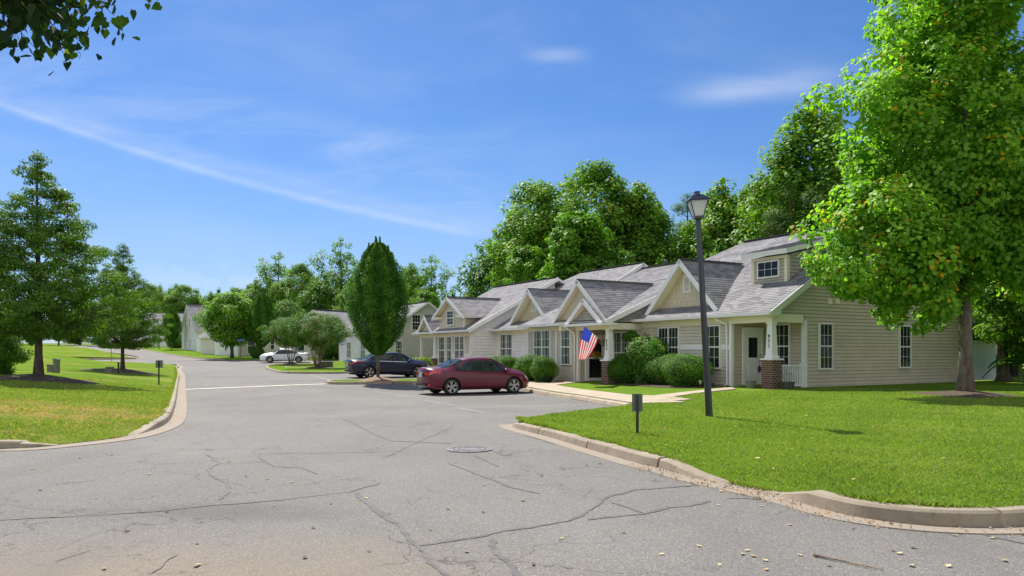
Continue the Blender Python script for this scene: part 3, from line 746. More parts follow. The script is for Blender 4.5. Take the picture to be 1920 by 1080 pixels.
def door(H, o, u, n, w=.91, h=2.03, glass=(.2, .5, .92), storm=False, m=None, knob=1):
    o, u, n = Vector(o), Vector(u), Vector(n); z = Vector((0, 0, 1)); f = MB()
    def bar(mb, a0, a1, b0, b1, d0, d1): mb.obox(o+u*(a0+a1)/2+z*(b0+b1)/2+n*(d0+d1)/2, u*abs(a1-a0)/2, z*abs(b1-b0)/2, n*(d1-d0)/2)
    bar(f, -.11, 0, 0, h+.11, 0, .075); bar(f, w, w+.11, 0, h+.11, 0, .075); bar(f, 0, w, h, h+.11, 0, .075)
    fr = H.part(f, 'door_frame', M_TRIM)
    d = MB()
    if storm:
        bar(d, 0, .09, .0, h, .03, .07); bar(d, w-.09, w, .0, h, .03, .07); bar(d, .09, w-.09, h-.1, h, .03, .07); bar(d, .09, w-.09, 0, .2, .03, .07); bar(d, .09, w-.09, h*.52, h*.56, .03, .068)
    else:
        a0, b0, b1 = glass[0]*w, glass[1]*h, glass[2]*h
        bar(d, 0, a0, 0, h, .0, .059); bar(d, w-a0, w, 0, h, .0, .059); bar(d, a0, w-a0, 0, b0, .0, .059); bar(d, a0, w-a0, b1, h, .0, .059)
        for q in (0, 1):
            xa = .16*w+q*.38*w; bar(d, xa, xa+.30*w, .22, b0-.16, .059, .066); bar(d, xa+.05, xa+.30*w-.05, .27, b0-.21, .066, .073)
    dr = H.part(d, 'door', m or M_TRIM, fr)
    g = MB()
    if storm: bar(g, .09, w-.09, .2, h-.1, .045, .05); b = MB(); bar(b, 0, w, 0, h, 0, .028); H.part(b, 'backing', M_DARK, fr)
    else: bar(g, glass[0]*w, w-glass[0]*w, glass[1]*h, glass[2]*h, .040, .046); b = MB(); bar(b, glass[0]*w, w-glass[0]*w, glass[1]*h, glass[2]*h, .0, .030); H.part(b, 'backing', M_DARK, fr)
    H.part(g, 'pane', M_GLASS, fr)
    k = MB(); kx = w*.93 if knob > 0 else w*.07
    k.obox(o+u*kx+z*1.0+n*.075, u*.025, z*.07, n*.02); k.obox(o+u*kx+z*1.17+n*.06, u*.025, z*.03, n*.015); H.part(k, 'handle', mat('brass_dark', (.12, .10, .07), .35, metal=.9), fr)
# ================================================================== unit 952
A_ = (2.85+.4*.595, .595); B_ = (2.77+2.1*.4146, .4146); C_ = (2.77+.4*.574, .574); E_ = (2.72+2.1*.532, .532)
RT = 6.1
def zA(t): return A_[0]+A_[1]*t
def zB(t): return B_[0]+B_[1]*t
def zC(t): return C_[0]+C_[1]*t
def zE(t): return E_[0]+E_[1]*t
gz = -.15
H = House('townhouse', 'tan corner townhouse numbered 952 with a shed dormer and brick pier porch', 'house', 3.5, 3, .1)
w = MB()
lap(w, [(-7.5, 0, gz), (-1.93, 0, gz), (-1.93, 0, 2.5), (-7.5, 0, 2.5)], .135, .024, (0, -1, 0))
H.part(w, 'front_wall', M_TANF, recalc=False)
w = MB()
lap(w, [(-1.93, 0, gz), (-1.93, 1.75, gz), (-1.93, 1.75, 2.6), (-1.93, 0, 2.6)], .135, .024, (1, 0, 0))
lap(w, [(-1.93, 1.75, gz), (0, 1.75, gz), (0, 1.75, 2.6), (-1.93, 1.75, 2.6)], .135, .024, (0, -1, 0))
H.part(w, 'porch_wall', M_TAN, recalc=False)
w = MB()
lap(w, [(0, 1.75, gz), (0, 12.2, gz), (0, 12.2, 2.78), (0, 1.75, 2.78)], .135, .024, (1, 0, 0))
lap(w, [(0, -.05, 2.78), (0, 12.25, 2.78), (0, 12.25, 2.95), (0, RT, zA(RT)-.08), (0, -.05, zA(-.05)-.08)], .135, .024, (1, 0, 0))
w.box((-7.45, 11.9, gz), (-.05, 12.1, 2.7))
H.part(w, 'gable_wall', M_TAN, recalc=False)
t_ = MB()     # white and cream boards of the front
t_.box((-2.03, -.045, gz), (-1.89, .09, 2.5)); t_.box((-.09, 1.70, gz), (.045, 1.86, 2.6)); t_.box((-.02, 12.08, gz), (.045, 12.24, 2.8))
t_.box((-2.42, -.045, 1.50), (-2.03, -.0, 1.70)); t_.box((-4.76, -.045, 1.50), (-3.38, 0, 1.70)); t_.box((-7.42, -.045, 1.50), (-6.10, 0, 1.70))
t_.box((-7.55, -.045, gz), (-7.43, .05, 2.5)); t_.box((.005, 1.85, gz-.02), (.02, 12.1, .03))
H.part(t_, 'corner_board', M_TRIM)
t_ = MB()
t_.box((-7.5, -.03, 2.5), (-1.93, .03, 2.80)); t_.box((-1.85, -.14, 2.49), (.14, .14, 2.79)); t_.box((-.13, .14, 2.49), (.13, 1.56, 2.79))
t_.box((-7.5, -.38, 2.72), (-.0, -.02, 2.745)); t_.box((-1.9, .0, 2.60), (0, 1.75, 2.63))
H.part(t_, 'porch_beam', M_CREAM)
f_ = MB(); f_.box((-1.93, .02, gz), (.12, 1.75, .07)); f_.box((-1.3, -.45, gz), (-.3, 0.02, .0)); H.part(f_, 'porch_floor', mat('porch_brick', (.17, .075, .05), .9, var=.3, vscale=7))
H.column(0, 0, 0, 2.49, 1.12, '952')
r_ = MB(); r_.box((-.035, .25, .88), (.035, 1.7, .945)); r_.box((-.03, .25, .15), (.03, 1.7, .21))
for i in range(11): y = .36+i*.125; r_.box((-.02, y-.02, .2), (.02, y+.02, .89))
r_.box((-.055, 1.56, .0), (.055, 1.67, 1.0)); H.part(r_, 'porch_railing', M_TRIM)
door(H, (-1.93, .66, .13), (0, 1, 0), (1, 0, 0), w=.90, h=2.12, glass=(.22, .50, .87))
H.window((-1.31, 1.75, .82), (1, 0, 0), (0, -1, 0), .66, 1.62)
H.window((-3.31, 0, .80), (1, 0, 0), (0, -1, 0), .82, 1.62)
H.window((-6.03, 0, .80), (1, 0, 0), (0, -1, 0), 1.2, 1.62, pair=True)
H.window((0, 2.55, .80), (0, 1, 0), (1, 0, 0), .68, 1.66); H.window((0, 7.5, .80), (0, 1, 0), (1, 0, 0), .68, 1.66); H.window((0, 5.9, 4.0), (0, 1, 0), (1, 0, 0), .68, 1.2)
v = MB(); v.box((0, 3.05, 3.24), (.05, 3.28, 3.46)); v.box((0, 3.5, 3.26), (.05, 3.72, 3.46)); H.part(v, 'dryer_vent', M_CREAM)
# main roof with a hip towards the neighbour
H.slope([(.3, -.4, 2.85), (-7.0, -.4, 2.85), (-7.0, RT, zA(RT)), (.3, RT, zA(RT))])
H.slope([(-7.0, -.4, 2.85), (-7.22, -.4, 2.85), (-7.22, 3.2, zA(3.2)), (-7.0, 3.2, zA(3.2))])
H.slope([(-7.0, 3.2, zA(3.2)), (-9.9, 3.2, zA(3.2)), (-7.0, RT, zA(RT))])
H.slope([(-7.0, RT, zA(RT)), (-9.9, 3.2, zA(3.2)), (-9.9, 9.0, zA(3.2))])
H.slope([(.3, RT, zA(RT)), (-7.0, RT, zA(RT)), (-7.0, 12.6, 2.85), (.3, 12.6, 2.85)])
H.slope([(-7.0, RT, zA(RT)), (-9.9, 9.0, zA(3.2)), (-7.0, 9.0, zA(3.2))])
H.ridge((.28, RT, zA(RT)), (-7.0, RT, zA(RT)))
# rake boards of the end gable, with the boxed eave return
rk2 = MB(); d3 = Vector((0, 1, A_[1])).normalized(); N3 = Vector((0, -A_[1], 1)).normalized()
for sg in (1, -1):
    a = Vector((.3, -.4 if sg > 0 else 12.6, 2.85)); b = Vector((.3, RT, zA(RT))); dd = (b-a); n3 = Vector((0, -sg*A_[1], 1)).normalized()
    rk2.obox((a+b)/2-n3*.10+Vector((.016, 0, 0)), dd/2, n3*.11, Vector((.014, 0, 0)))
rk2.prism([(-.05, -.42, 2.70), (-.05, -.1, 2.70), (-.05, .12, 2.80), (-.05, .12, 3.05), (-.05, -.40, 2.82)], (.39, 0, 0))
H.part(rk2, 'rake_board', mat('rake_paint', (.62, .64, .55), .5))
H.gutter(-7.5, .34, -.40, 2.87)
ds = MB(); ds.tube([(-2.35, -.42, 2.76), (-2.35, -.42, 2.66), (-2.1, -.12, 2.5), (-2.1, -.09, 2.42), (-2.1, -.09, .15), (-2.05, -.35, .05)], [.045]*6, 8); H.part(ds, 'downspout', M_TRIM, smooth=True)
front_gable(H, 4.73, 2.16, -.10, 3.08, 5.25, .35, *A_, M_SHAKE, vent=True)
# shed dormer
dm = MB(); lap(dm, [(-2.49, 1.75, 4.05), (-.78, 1.75, 4.05), (-.78, 1.75, 5.14), (-2.49, 1.75, 5.14)], .135, .024, (0, -1, 0))
for X, hn in ((-.78, 1), (-2.49, -1)):
    lap(dm, [(X, 1.75, 4.0), (X, 1.75, 5.14), (X, 5.2, 5.95), (X, 5.2, 5.9)], .135, .024, (hn, 0, 0))
H.part(dm, 'dormer_wall', mat('dormer_siding', (.47, .43, .36), .6, var=.05), recalc=False)
db = MB(); db.box((-2.52, 1.71, 4.02), (-2.38, 1.75, 5.14)); db.box((-.89, 1.71, 4.02), (-.75, 1.75, 5.14)); db.box((-.78, 1.75, 4.12), (-.75, 1.87, 5.12)); db.box((-2.38, 1.72, 5.02), (-.89, 1.75, 5.14)); db.box((-2.56, 1.66, 4.0), (-.72, 1.74, 4.06))
H.part(db, 'dormer_trim', M_CREAM)
H.window((-2.13, 1.75, 4.37), (1, 0, 0), (0, -1, 0), .98, .56, sashes=1, style='none')
H.slope([(-.50, 1.35, 5.33), (-2.75, 1.35, 5.33), (-2.75, 5.15, 6.20), (-.50, 5.15, 6.20)], th=.19)
H.finish()
# ================================================================== unit 924
H = House('townhouse', 'townhouse numbered 924 with a double front gable and a flag by its porch', 'house', 10.5, 1.5, 0)
w = MB(); lap(w, [(-11.5, -1.7, gz-.2), (-9.76, -1.7, gz-.2), (-9.76, -1.7, 2.9), (-11.5, -1.7, 2.9)], .185, .016, (0, -1, 0), split=.2, rnd=.006); H.part(w, 'shake_wall', M_SHAKE2, recalc=False)
w = MB(); lap(w, [(-14.3, -1.7, gz-.2), (-11.6, -1.7, gz-.2), (-11.6, -1.7, 2.45), (-14.3, -1.7, 2.45)], .135, .024, (0, -1, 0))
lap(w, [(-14.3, -1.7, gz-.2), (-14.3, .02, gz-.2), (-14.3, .02, 2.7), (-14.3, -1.7, 2.7)], .135, .024, (-1, 0, 0)); H.part(w, 'front_wall', mat('bay_siding', (.54, .51, .46), .6, var=.05, bump=.15, bscale=60), recalc=False)
w = MB(); lap(w, [(-9.76, -1.7, gz-.2), (-9.76, .05, gz-.2), (-9.76, .05, 2.6), (-9.76, -1.7, 2.6)], .135, .024, (1, 0, 0))
lap(w, [(-9.76, .05, gz-.2), (-7.5, .05, gz-.2), (-7.5, .05, 2.6), (-9.76, .05, 2.6)], .135, .024, (0, -1, 0)); H.part(w, 'porch_wall', M_TAN, recalc=False)
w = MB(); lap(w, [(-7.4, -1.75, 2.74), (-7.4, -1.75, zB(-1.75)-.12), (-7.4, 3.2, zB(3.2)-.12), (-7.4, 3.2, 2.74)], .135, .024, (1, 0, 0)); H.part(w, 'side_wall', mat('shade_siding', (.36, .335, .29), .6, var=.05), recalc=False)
t_ = MB(); t_.box((-9.84, -1.74, -.3), (-9.73, -1.6, 2.55)); t_.box((-11.66, -1.745, -.3), (-11.53, -1.68, 2.45)); t_.box((-14.35, -1.74, -.3), (-14.22, -1.6, 2.45)); t_.box((-7.6, -.03, -.3), (-7.5, .06, 2.5))
H.part(t_, 'corner_board', M_TRIM)
t_ = MB(); t_.box((-14.3, -1.73, 2.45), (-10.8, -1.66, 2.73)); t_.box((-14.2, -2.06, 2.60), (-10.8, -1.7, 2.62)); t_.box((-10.8, -2.08, 2.40), (-10.66, -1.66, 2.72))
t_.box((-9.8, -1.84, 2.40), (-7.12, -1.56, 2.68)); t_.box((-7.53, -1.56, 2.40), (-7.27, .0, 2.68)); t_.box((-9.7, -1.6, 2.55), (-7.5, .05, 2.58)); t_.box((-9.9, -2.2, 2.60), (-7.1, -1.8, 2.62))
H.part(t_, 'porch_beam', M_CREAM)
f_ = MB(); f_.box((-9.74, -1.95, -.3), (-7.3, .05, -.01)); f_.box((-9.3, -2.4, -.3), (-8.2, -1.95, -.09)); H.part(f_, 'porch_floor', MATS['porch_brick'])
H.column(-7.4, -1.7, 0, 2.40, 1.02, '924')
door(H, (-9.76, -1.22, .0), (0, 1, 0), (1, 0, 0), w=.92, h=2.1, storm=True)
H.window((-9.2, .05, .45), (1, 0, 0), (0, -1, 0), 1.05, 1.85, pair=True, style='curtain')
H.window((-11.05, -1.7, .85), (1, 0, 0), (0, -1, 0), .72, 1.60, style='curtain'); H.window((-13.55, -1.7, .85), (1, 0, 0), (0, -1, 0), 1.45, 1.60, pair=True, style='curtain')
H.slope([(-7.15, -2.1, 2.77), (-14.5, -2.1, 2.77), (-14.5, RT, zB(RT)), (-7.15, RT, zB(RT))])
H.slope([(-7.15, RT, zB(RT)), (-14.5, RT, zB(RT)), (-14.5, 13, 3.0), (-7.15, 13, 3.0)])
H.ridge((-7.5, RT, zB(RT)), (-14.6, RT, zB(RT)))
rb = MB(); a = Vector((-7.15, -2.1, 2.77)); b = Vector((-7.15, 3.2, zB(3.2))); nn = Vector((0, -.4146, 1)).normalized(); rb.obox((a+b)/2-nn*.10+Vector((.016, 0, 0)), (b-a)/2, nn*.11, Vector((.014, 0, 0))); H.part(rb, 'rake_board', M_TRIM)
front_gable(H, 9.45, 2.2, -1.98, 2.80, 4.70, -1.70, *B_, M_SHAKE2, wallbase=2.5)
front_gable(H, 8.66, 1.45, -2.22, 2.67, 3.78, -1.9, B_[0]-.05, B_[1], mat('gable_siding', (.43, .40, .33), .6, var=.05), shake=False, wallbase=2.68, tmax=-1.72)
pr = MB(); lap(pr, [(-9.98, -2.24, 2.68), (-7.2, -2.24, 2.68), (-7.2, -1.86, 2.84), (-9.98, -1.86, 2.84)], .145, .011); H.part(pr, 'porch_roof', M_ROOF, recalc=False)
H.gutter(-14.5, -10.72, -2.1, 2.78); H.gutter(-10.05, -7.08, -2.24, 2.70)
H.gut.box((-7.2, -2.24, 2.57), (-7.08, -1.5, 2.68))
ds = MB(); ds.tube([(-9.95, -2.22, 2.6), (-9.95, -2.2, 2.5), (-9.95, -1.82, 2.3), (-9.95, -1.78, 2.2), (-9.95, -1.78, .0), (-9.95, -2.0, -.08)], [.045]*6, 8)
H.part(ds, 'downspout', M_TRIM, smooth=True)
H.finish()
# ================================================================== unit behind the red car
H = House('townhouse', 'pale sided townhouse with one vented shake gable, between the bay window and white end wall', 'house', 17.5, 3, 0)
w = MB(); lap(w, [(-20.9, 0, -.4), (-14.3, 0, -.4), (-14.3, 0, 2.45), (-20.9, 0, 2.45)], .18, .030, (0, -1, 0)); H.part(w, 'front_wall', M_PALE, recalc=False)
t_ = MB(); t_.box((-20.9, -.03, 2.45), (-14.3, .0, 2.72)); t_.box((-20.9, -.38, 2.64), (-14.4, -.03, 2.66)); H.part(t_, 'frieze_board', M_CREAM)
t_ = MB(); t_.box((-20.9, -.05, -.3), (-20.8, 0, 2.45)); H.part(t_, 'corner_board', M_TRIM)
H.window((-20.15, 0, .80), (1, 0, 0), (0, -1, 0), 1.35, 1.62, pair=True, style='curtain'); H.window((-16.9, 0, .80), (1, 0, 0), (0, -1, 0), .7, 1.62, style='curtain')
H.slope([(-14.5, -.4, 2.77), (-20.6, -.4, 2.77), (-20.6, RT, zC(RT)), (-14.5, RT, zC(RT))])
H.slope([(-20.6, RT, zC(RT)), (-20.6, 3, zC(3)), (-23.7, 3.0, zC(3))]); H.slope([(-20.6, RT, zC(RT)), (-23.7, 3, zC(3)), (-23.7, 9.2, zC(3))]); H.slope([(-20.6, RT, zC(RT)), (-23.7, 9.2, zC(3)), (-20.6, 9.2, zC(3))])
H.slope([(-14.5, RT, zC(RT)), (-20.6, RT, zC(RT)), (-20.6, 12.8, 2.7), (-14.5, 12.8, 2.7)])
H.ridge((-14.5, RT, zC(RT)), (-20.6, RT, zC(RT)))
gw = MB(); lap(gw, [(-14.62, 4.2, 5.2), (-14.62, RT, zC(RT)-.1), (-14.62, 8, 5.2)], .18, .030, (1, 0, 0)); H.part(gw, 'gable_wall', M_GREYS, recalc=False)
rb = MB()
for sg in (1, -1):
    a = Vector((-14.48, RT, zC(RT))); b = Vector((-14.48, RT-sg*2.4, zC(RT-2.4))); nn = Vector((0, -sg*C_[1], 1)).normalized(); rb.obox((a+b)/2-nn*.10, (b-a)/2, nn*.11, Vector((.014, 0, 0)))
H.part(rb, 'rake_board', M_TRIM)
front_gable(H, 17.0, 2.17, -.10, 2.98, 4.92, .35, *C_, M_SHAKE, vent=True)
H.gutter(-20.9, -14.5, -.40, 2.78)
ds = MB(); ds.tube([(-14.75, -.42, 2.66), (-14.75, -.42, 2.56), (-14.45, -.12, 2.4), (-14.45, -.09, 2.3), (-14.45, -.09, -.1)], [.045]*5, 8); H.part(ds, 'downspout', M_CREAM, smooth=True)
vp = MB(); vp.lathe([(0, 6.0), (.07, 6.0), (.07, 6.75), (.12, 6.78), (.12, 6.9), (0, 6.92)], 10, c=(-15.3, 8.5, 0)); H.part(vp, 'roof_flue', mat('flue_metal', (.10, .11, .14), .5, metal=.6), smooth=True)
H.finish()
# ================================================================== unit with the gabled dormer
H = House('townhouse', 'white sided townhouse with a wide gabled dormer above the roof of the dark red car', 'house', 24.5, 1.5, 0)
w = MB()
lap(w, [(-20.9, -1.7, -.4), (-20.9, .05, -.4), (-20.9, .05, 2.72), (-20.9, -1.7, 2.72)], .18, .030, (1, 0, 0)); lap(w, [(-20.9, -1.7, 2.72), (-20.9, -1.7, zE(-1.7)-.12), (-20.9, 4.25, zE(4.25)-.12), (-20.9, 4.25, 2.72)], .18, .030, (1, 0, 0))
H.part(w, 'side_wall', mat('white_side_siding', (.80, .795, .76), .6, var=.05, bump=.15, bscale=60), recalc=False)
w = MB(); lap(w, [(-25.7, -1.7, -.4), (-20.9, -1.7, -.4), (-20.9, -1.7, 1.25), (-25.7, -1.7, 1.25)], .18, .030, (0, -1, 0)); H.part(w, 'lower_wall', M_WHITES, recalc=False)
w = MB(); lap(w, [(-25.7, -1.7, 1.25), (-20.9, -1.7, 1.25), (-20.9, -1.7, 2.4), (-25.7, -1.7, 2.4)], .18, .030, (0, -1, 0)); lap(w, [(-28.4, .0, -.4), (-25.7, 0, -.4), (-25.7, 0, 2.5), (-28.4, 0, 2.5)], .18, .030, (0, -1, 0)); H.part(w, 'front_wall', M_TANF, recalc=False)
t_ = MB(); t_.box((-21.0, -1.74, -.3), (-20.86, -1.6, 2.4)); t_.box((-20.9, -.06, -.3), (-20.86, .06, 2.5)); t_.box((-28.5, -1.75, -.3), (-28.35, -1.6, 2.4)); t_.box((-25.7, -1.73, 1.15), (-21, -1.71, 1.30)); H.part(t_, 'corner_board', M_TRIM)
t_ = MB(); t_.box((-28.5, -1.74, 2.38), (-20.9, -1.62, 2.68)); t_.box((-28.5, -2.08, 2.55), (-20.8, -1.7, 2.57)); H.part(t_, 'porch_beam', M_CREAM)
H.column(-25.9, -1.72, 0, 2.38, 1.0, None)
for a0, ww, st, pr_ in ((-22.9, 1.25, 'curtain', True), (-24.05, .62, 'curtain', False), (-25.3, .85, 'curtain', False)): H.window((a0, -1.7, .72), (1, 0, 0), (0, -1, 0), ww, 1.62, pair=pr_, style=st)
door(H, (-27.6, 0, .0), (1, 0, 0), (0, -1, 0), storm=True)
H.slope([(-20.55, -2.1, 2.72), (-28.9, -2.1, 2.72), (-28.9, 4.25, zE(4.25)), (-20.55, 4.25, zE(4.25))]); H.slope([(-20.55, 4.25, zE(4.25)), (-28.9, 4.25, zE(4.25)), (-28.9, 11, 2.6), (-20.55, 11, 2.6)])
H.ridge((-20.6, 4.25, zE(4.25)), (-28.9, 4.25, zE(4.25)))
rb = MB(); a = Vector((-20.55, -2.1, 2.72)); b = Vector((-20.55, 4.25, zE(4.25))); nn = Vector((0, -E_[1], 1)).normalized(); rb.obox((a+b)/2-nn*.10+Vector((.016, 0, 0)), (b-a)/2, nn*.11, Vector((.014, 0, 0))); H.part(rb, 'rake_board', M_TRIM)
front_gable(H, 26.85, 1.25, -2.16, 2.68, 3.78, -1.9, *E_, M_SHAKE2, wallbase=2.6)
w = MB(); lap(w, [(-25.4, -1.70, 2.7), (-21.7, -1.70, 2.7), (-21.7, -1.70, 3.62), (-25.4, -1.70, 3.62)], .185, .016, (0, -1, 0), split=.25, rnd=.006)
H.part(w, 'dormer_wall', M_SHAKE2, recalc=False)
w = MB(); lap(w, [(-21.7, -1.7, 2.8), (-21.7, -1.7, 3.62), (-21.7, .1, 3.62), (-21.7, -.1, 3.6)], .18, .030, (1, 0, 0)); H.part(w, 'dormer_side', M_TAN, recalc=False)
t_ = MB(); t_.box((-21.78, -1.75, 2.85), (-21.66, -1.66, 3.6)); t_.box((-25.4, -1.74, 2.82), (-21.7, -1.71, 2.95)); t_.box((-22.3, -2.05, 3.50), (-21.35, -1.7, 3.64)); t_.box((-25.8, -2.05, 3.50), (-24.85, -1.7, 3.64)); H.part(t_, 'dormer_trim', M_CREAM)
front_gable(H, 23.55, 2.25, -2.06, 3.58, 4.82, -1.72, *E_, M_SHAKE2, wallbase=3.58)
H.window((-24.0, -1.73, 3.12), (1, 0, 0), (0, -1, 0), .9, .82, cols=2, pair=False, style='blind')
H.gutter(-28.9, -20.5, -2.1, 2.73)
H.finish()
# ================================================================== grey house end, behind the columnar tree
H = House('townhouse', 'grey sided townhouse end gable with two offset windows, behind the upright tree', 'house', 52, 6, 0)
zF = lambda t: 3.2+.68*(t-1.7)
w = MB(); lap(w, [(-45, 2.1, -.3), (-45, 9.8, -.3), (-45, 9.8, 3.4), (-45, 5.9, zF(5.9)-.1), (-45, 2.1, 3.4)], .20, .034, (1, 0, 0)); H.part(w, 'gable_wall', M_GREYS, recalc=False)
w = MB(); lap(w, [(-60, 2.1, -.3), (-45, 2.1, -.3), (-45, 2.1, 3.2), (-60, 2.1, 3.2)], .20, .034, (0, -1, 0)); H.part(w, 'front_wall', M_WHITES, recalc=False)
t_ = MB(); t_.box((-45.1, 2.05, -.3), (-44.96, 2.2, 3.2)); H.part(t_, 'corner_board', M_TRIM)
H.window((-45, 4.39, 3.46), (0, 1, 0), (1, 0, 0), .75, 1.32, style='none'); H.window((-45, 2.75, 1.0), (0, 1, 0), (1, 0, 0), .62, 1.35, style='curtain')
for a0 in (-49.5, -52.5, -57): H.window((a0, 2.1, .9), (1, 0, 0), (0, -1, 0), 1.3, 1.5, pair=True, style='curtain')
H.slope([(-44.7, 1.7, 3.2), (-60, 1.7, 3.2), (-60, 5.9, zF(5.9)), (-44.7, 5.9, zF(5.9))]); H.slope([(-44.7, 5.9, zF(5.9)), (-60, 5.9, zF(5.9)), (-60, 10.1, 3.2), (-44.7, 10.1, 3.2)])
H.ridge((-44.7, 5.9, zF(5.9)), (-60, 5.9, zF(5.9)))
H.finish()
# ------------------------------------------------------------------ simple gabled houses farther off
def far_house(label, P1, P2, L, zb, hw, hr, wm, wins=(), fwins=(), trim=None, over=.35, group=None):
    """gable wall from P1 to P2 (left to right as seen), ridge running away from it for L metres"""
    P1, P2 = Vector(P1), Vector(P2); u = (P2-P1); W_ = u.length; u.normalize()
    ang = math.atan2(u.y, u.x); mid = (P1+P2)/2
    H = House('house', label, 'house', 0, 0, 0, ang=ang, loc=(mid.x, mid.y, zb), group=group)
    h = W_/2; w = MB(); sl = (hr-hw)/h
    lap(w, [(-h, 0, -.6), (h, 0, -.6), (h, 0, hw), (0, 0, hr-.1), (-h, 0, hw)], .2, .03, (0, -1, 0)); lap(w, [(h, 0, -.6), (h, L, -.6), (h, L, hw), (h, 0, hw)], .2, .03, (1, 0, 0))
    w.box((-h, .02, -.6), (-h+.05, L, hw)); w.box((-h, L-.05, -.6), (h, L, hw)); H.part(w, 'wall', wm, recalc=False)
    for sg in (-1, 1): H.slope([(0, -over, hr), (sg*(h+over), -over, hw-over*sl), (sg*(h+over), L+over, hw-over*sl), (0, L+over, hr)], th=.2)
    for a, b, ww, hh in wins: H.window((a, 0, b), (1, 0, 0), (0, -1, 0), ww, hh, style='none', cols=1, rows=1, frame=.08)
    for a, b, ww, hh in fwins: H.window((h, a, b), (0, 1, 0), (1, 0, 0), ww, hh, style='none', cols=2, rows=1, frame=.08)
    H.ridge((0, -over, hr), (0, L+over, hr), .18); H.finish(); return H
far_house('tall white house with a steep gable and four small windows, beside the vinyl fence', at(341, 655, 121)[:2], at(368, 655, 112.5)[:2], 16, 1.6, 3.2, 7.3, M_WHITES, wins=((-2.6, .6, .5, 1.1), (1.0, .6, .5, 1.1), (-2.0, 3.7, .6, 1.2), (.7, 3.7, .6, 1.2)), fwins=((2.0, .8, 1.2, 1.3), (6, .8, 1.2, 1.3)))
far_house('grey roofed white house farthest up the street, behind the dark egg shaped tree', at(338, 650, 138)[:2], at(347, 650, 150)[:2], 12, 2.4, 2.9, 6.6, M_WHITES, fwins=())
far_house('small white outbuilding with two narrow windows behind the round maple trunk', at(403, 668, 95)[:2], at(447, 668, 92)[:2], 9, .9, 2.3, 2.9, M_WHITES, wins=((-.2, .7, .35, .9), (.9, .7, .35, .9)), over=.1)
far_house('cream house partly hidden by the second columnar tree and the white car', at(448, 670, 92)[:2], at(530, 668, 96)[:2], 12, .95, 2.7, 5.4, mat('cream_siding', (.62, .59, .50), .6, var=.05), wins=((-1.8, .3, .9, 1.9), (1.2, .8, .5, 1.2)))
far_house('long cream house wing seen behind the crape myrtles', at(532, 668, 90)[:2], at(655, 672, 84)[:2], 12, .75, 2.8, 5.6, MATS['cream_siding'], wins=((-2.9, .8, 1.1, 1.4), (-.6, .8, 1.1, 1.4), (1.8, .8, 1.1, 1.4)))
# ------------------------------------------------------------------ vegetation kit
def leaves_mesh(name, C, Nn, size, tone, m, aspect=.62, fold=.25, rs=None, shape='diamond', down=None):
    """C centres (n,3), Nn normals (n,3), size (n,), tone (n,)"""
    rs = rs or np.random.RandomState(1); n = len(C)
    Nn = Nn/np.maximum(1e-6, np.linalg.norm(Nn, axis=1))[:, None]
    r = rs.normal(0, 1, (n, 3))
    if down is not None: r = r*.35 + np.array([0, 0, -down])
    U = r - (r*Nn).sum(1)[:, None]*Nn; U /= np.maximum(1e-6, np.linalg.norm(U, axis=1))[:, None]; Vv = np.cross(Nn, U)
    s = size[:, None]
    if shape == 'diamond':
        pts = [C-U*s*.5, C+Vv*s*aspect*.5+Nn*s*fold*.3, C+U*s*.5, C-Vv*s*aspect*.5+Nn*s*fold*.3]; k = 4
    elif shape == 'lobed':     # broad leaf with shoulders
        pts = [C-U*s*.45, C-U*s*.15+Vv*s*.5+Nn*s*.10, C+U*s*.22+Vv*s*.40+Nn*s*.14, C+U*s*.5-Nn*s*.08, C+U*s*.22-Vv*s*.40+Nn*s*.14, C-U*s*.15-Vv*s*.5+Nn*s*.10]; k = 6
    else:                      # heart shape
        pts = [C-U*s*.40, C-U*s*.5+Vv*s*.26, C-U*s*.15+Vv*s*.46, C+U*s*.2+Vv*s*.28, C+U*s*.6, C+U*s*.2-Vv*s*.28, C-U*s*.15-Vv*s*.46, C-U*s*.5-Vv*s*.26]; k = 8
    co = np.stack(pts, 1).reshape(-1, 3).astype(np.float32)
    me = bpy.data.meshes.new(name); me.vertices.add(n*k); me.vertices.foreach_set('co', co.ravel())
    me.loops.add(n*k); me.loops.foreach_set('vertex_index', np.arange(n*k, dtype=np.int32))
    me.polygons.add(n); me.polygons.foreach_set('loop_start', np.arange(0, n*k, k, dtype=np.int32))
    at_ = me.attributes.new('tone', 'FLOAT', 'POINT'); at_.data.foreach_set('value', np.repeat(tone, k).astype(np.float32))
    me.materials.append(m); me.update(calc_edges=True); return me
def link(name, me, parent=None):
    o = bpy.data.objects.new(name, me); COL.objects.link(o)
    if parent: o.parent = parent
    return o
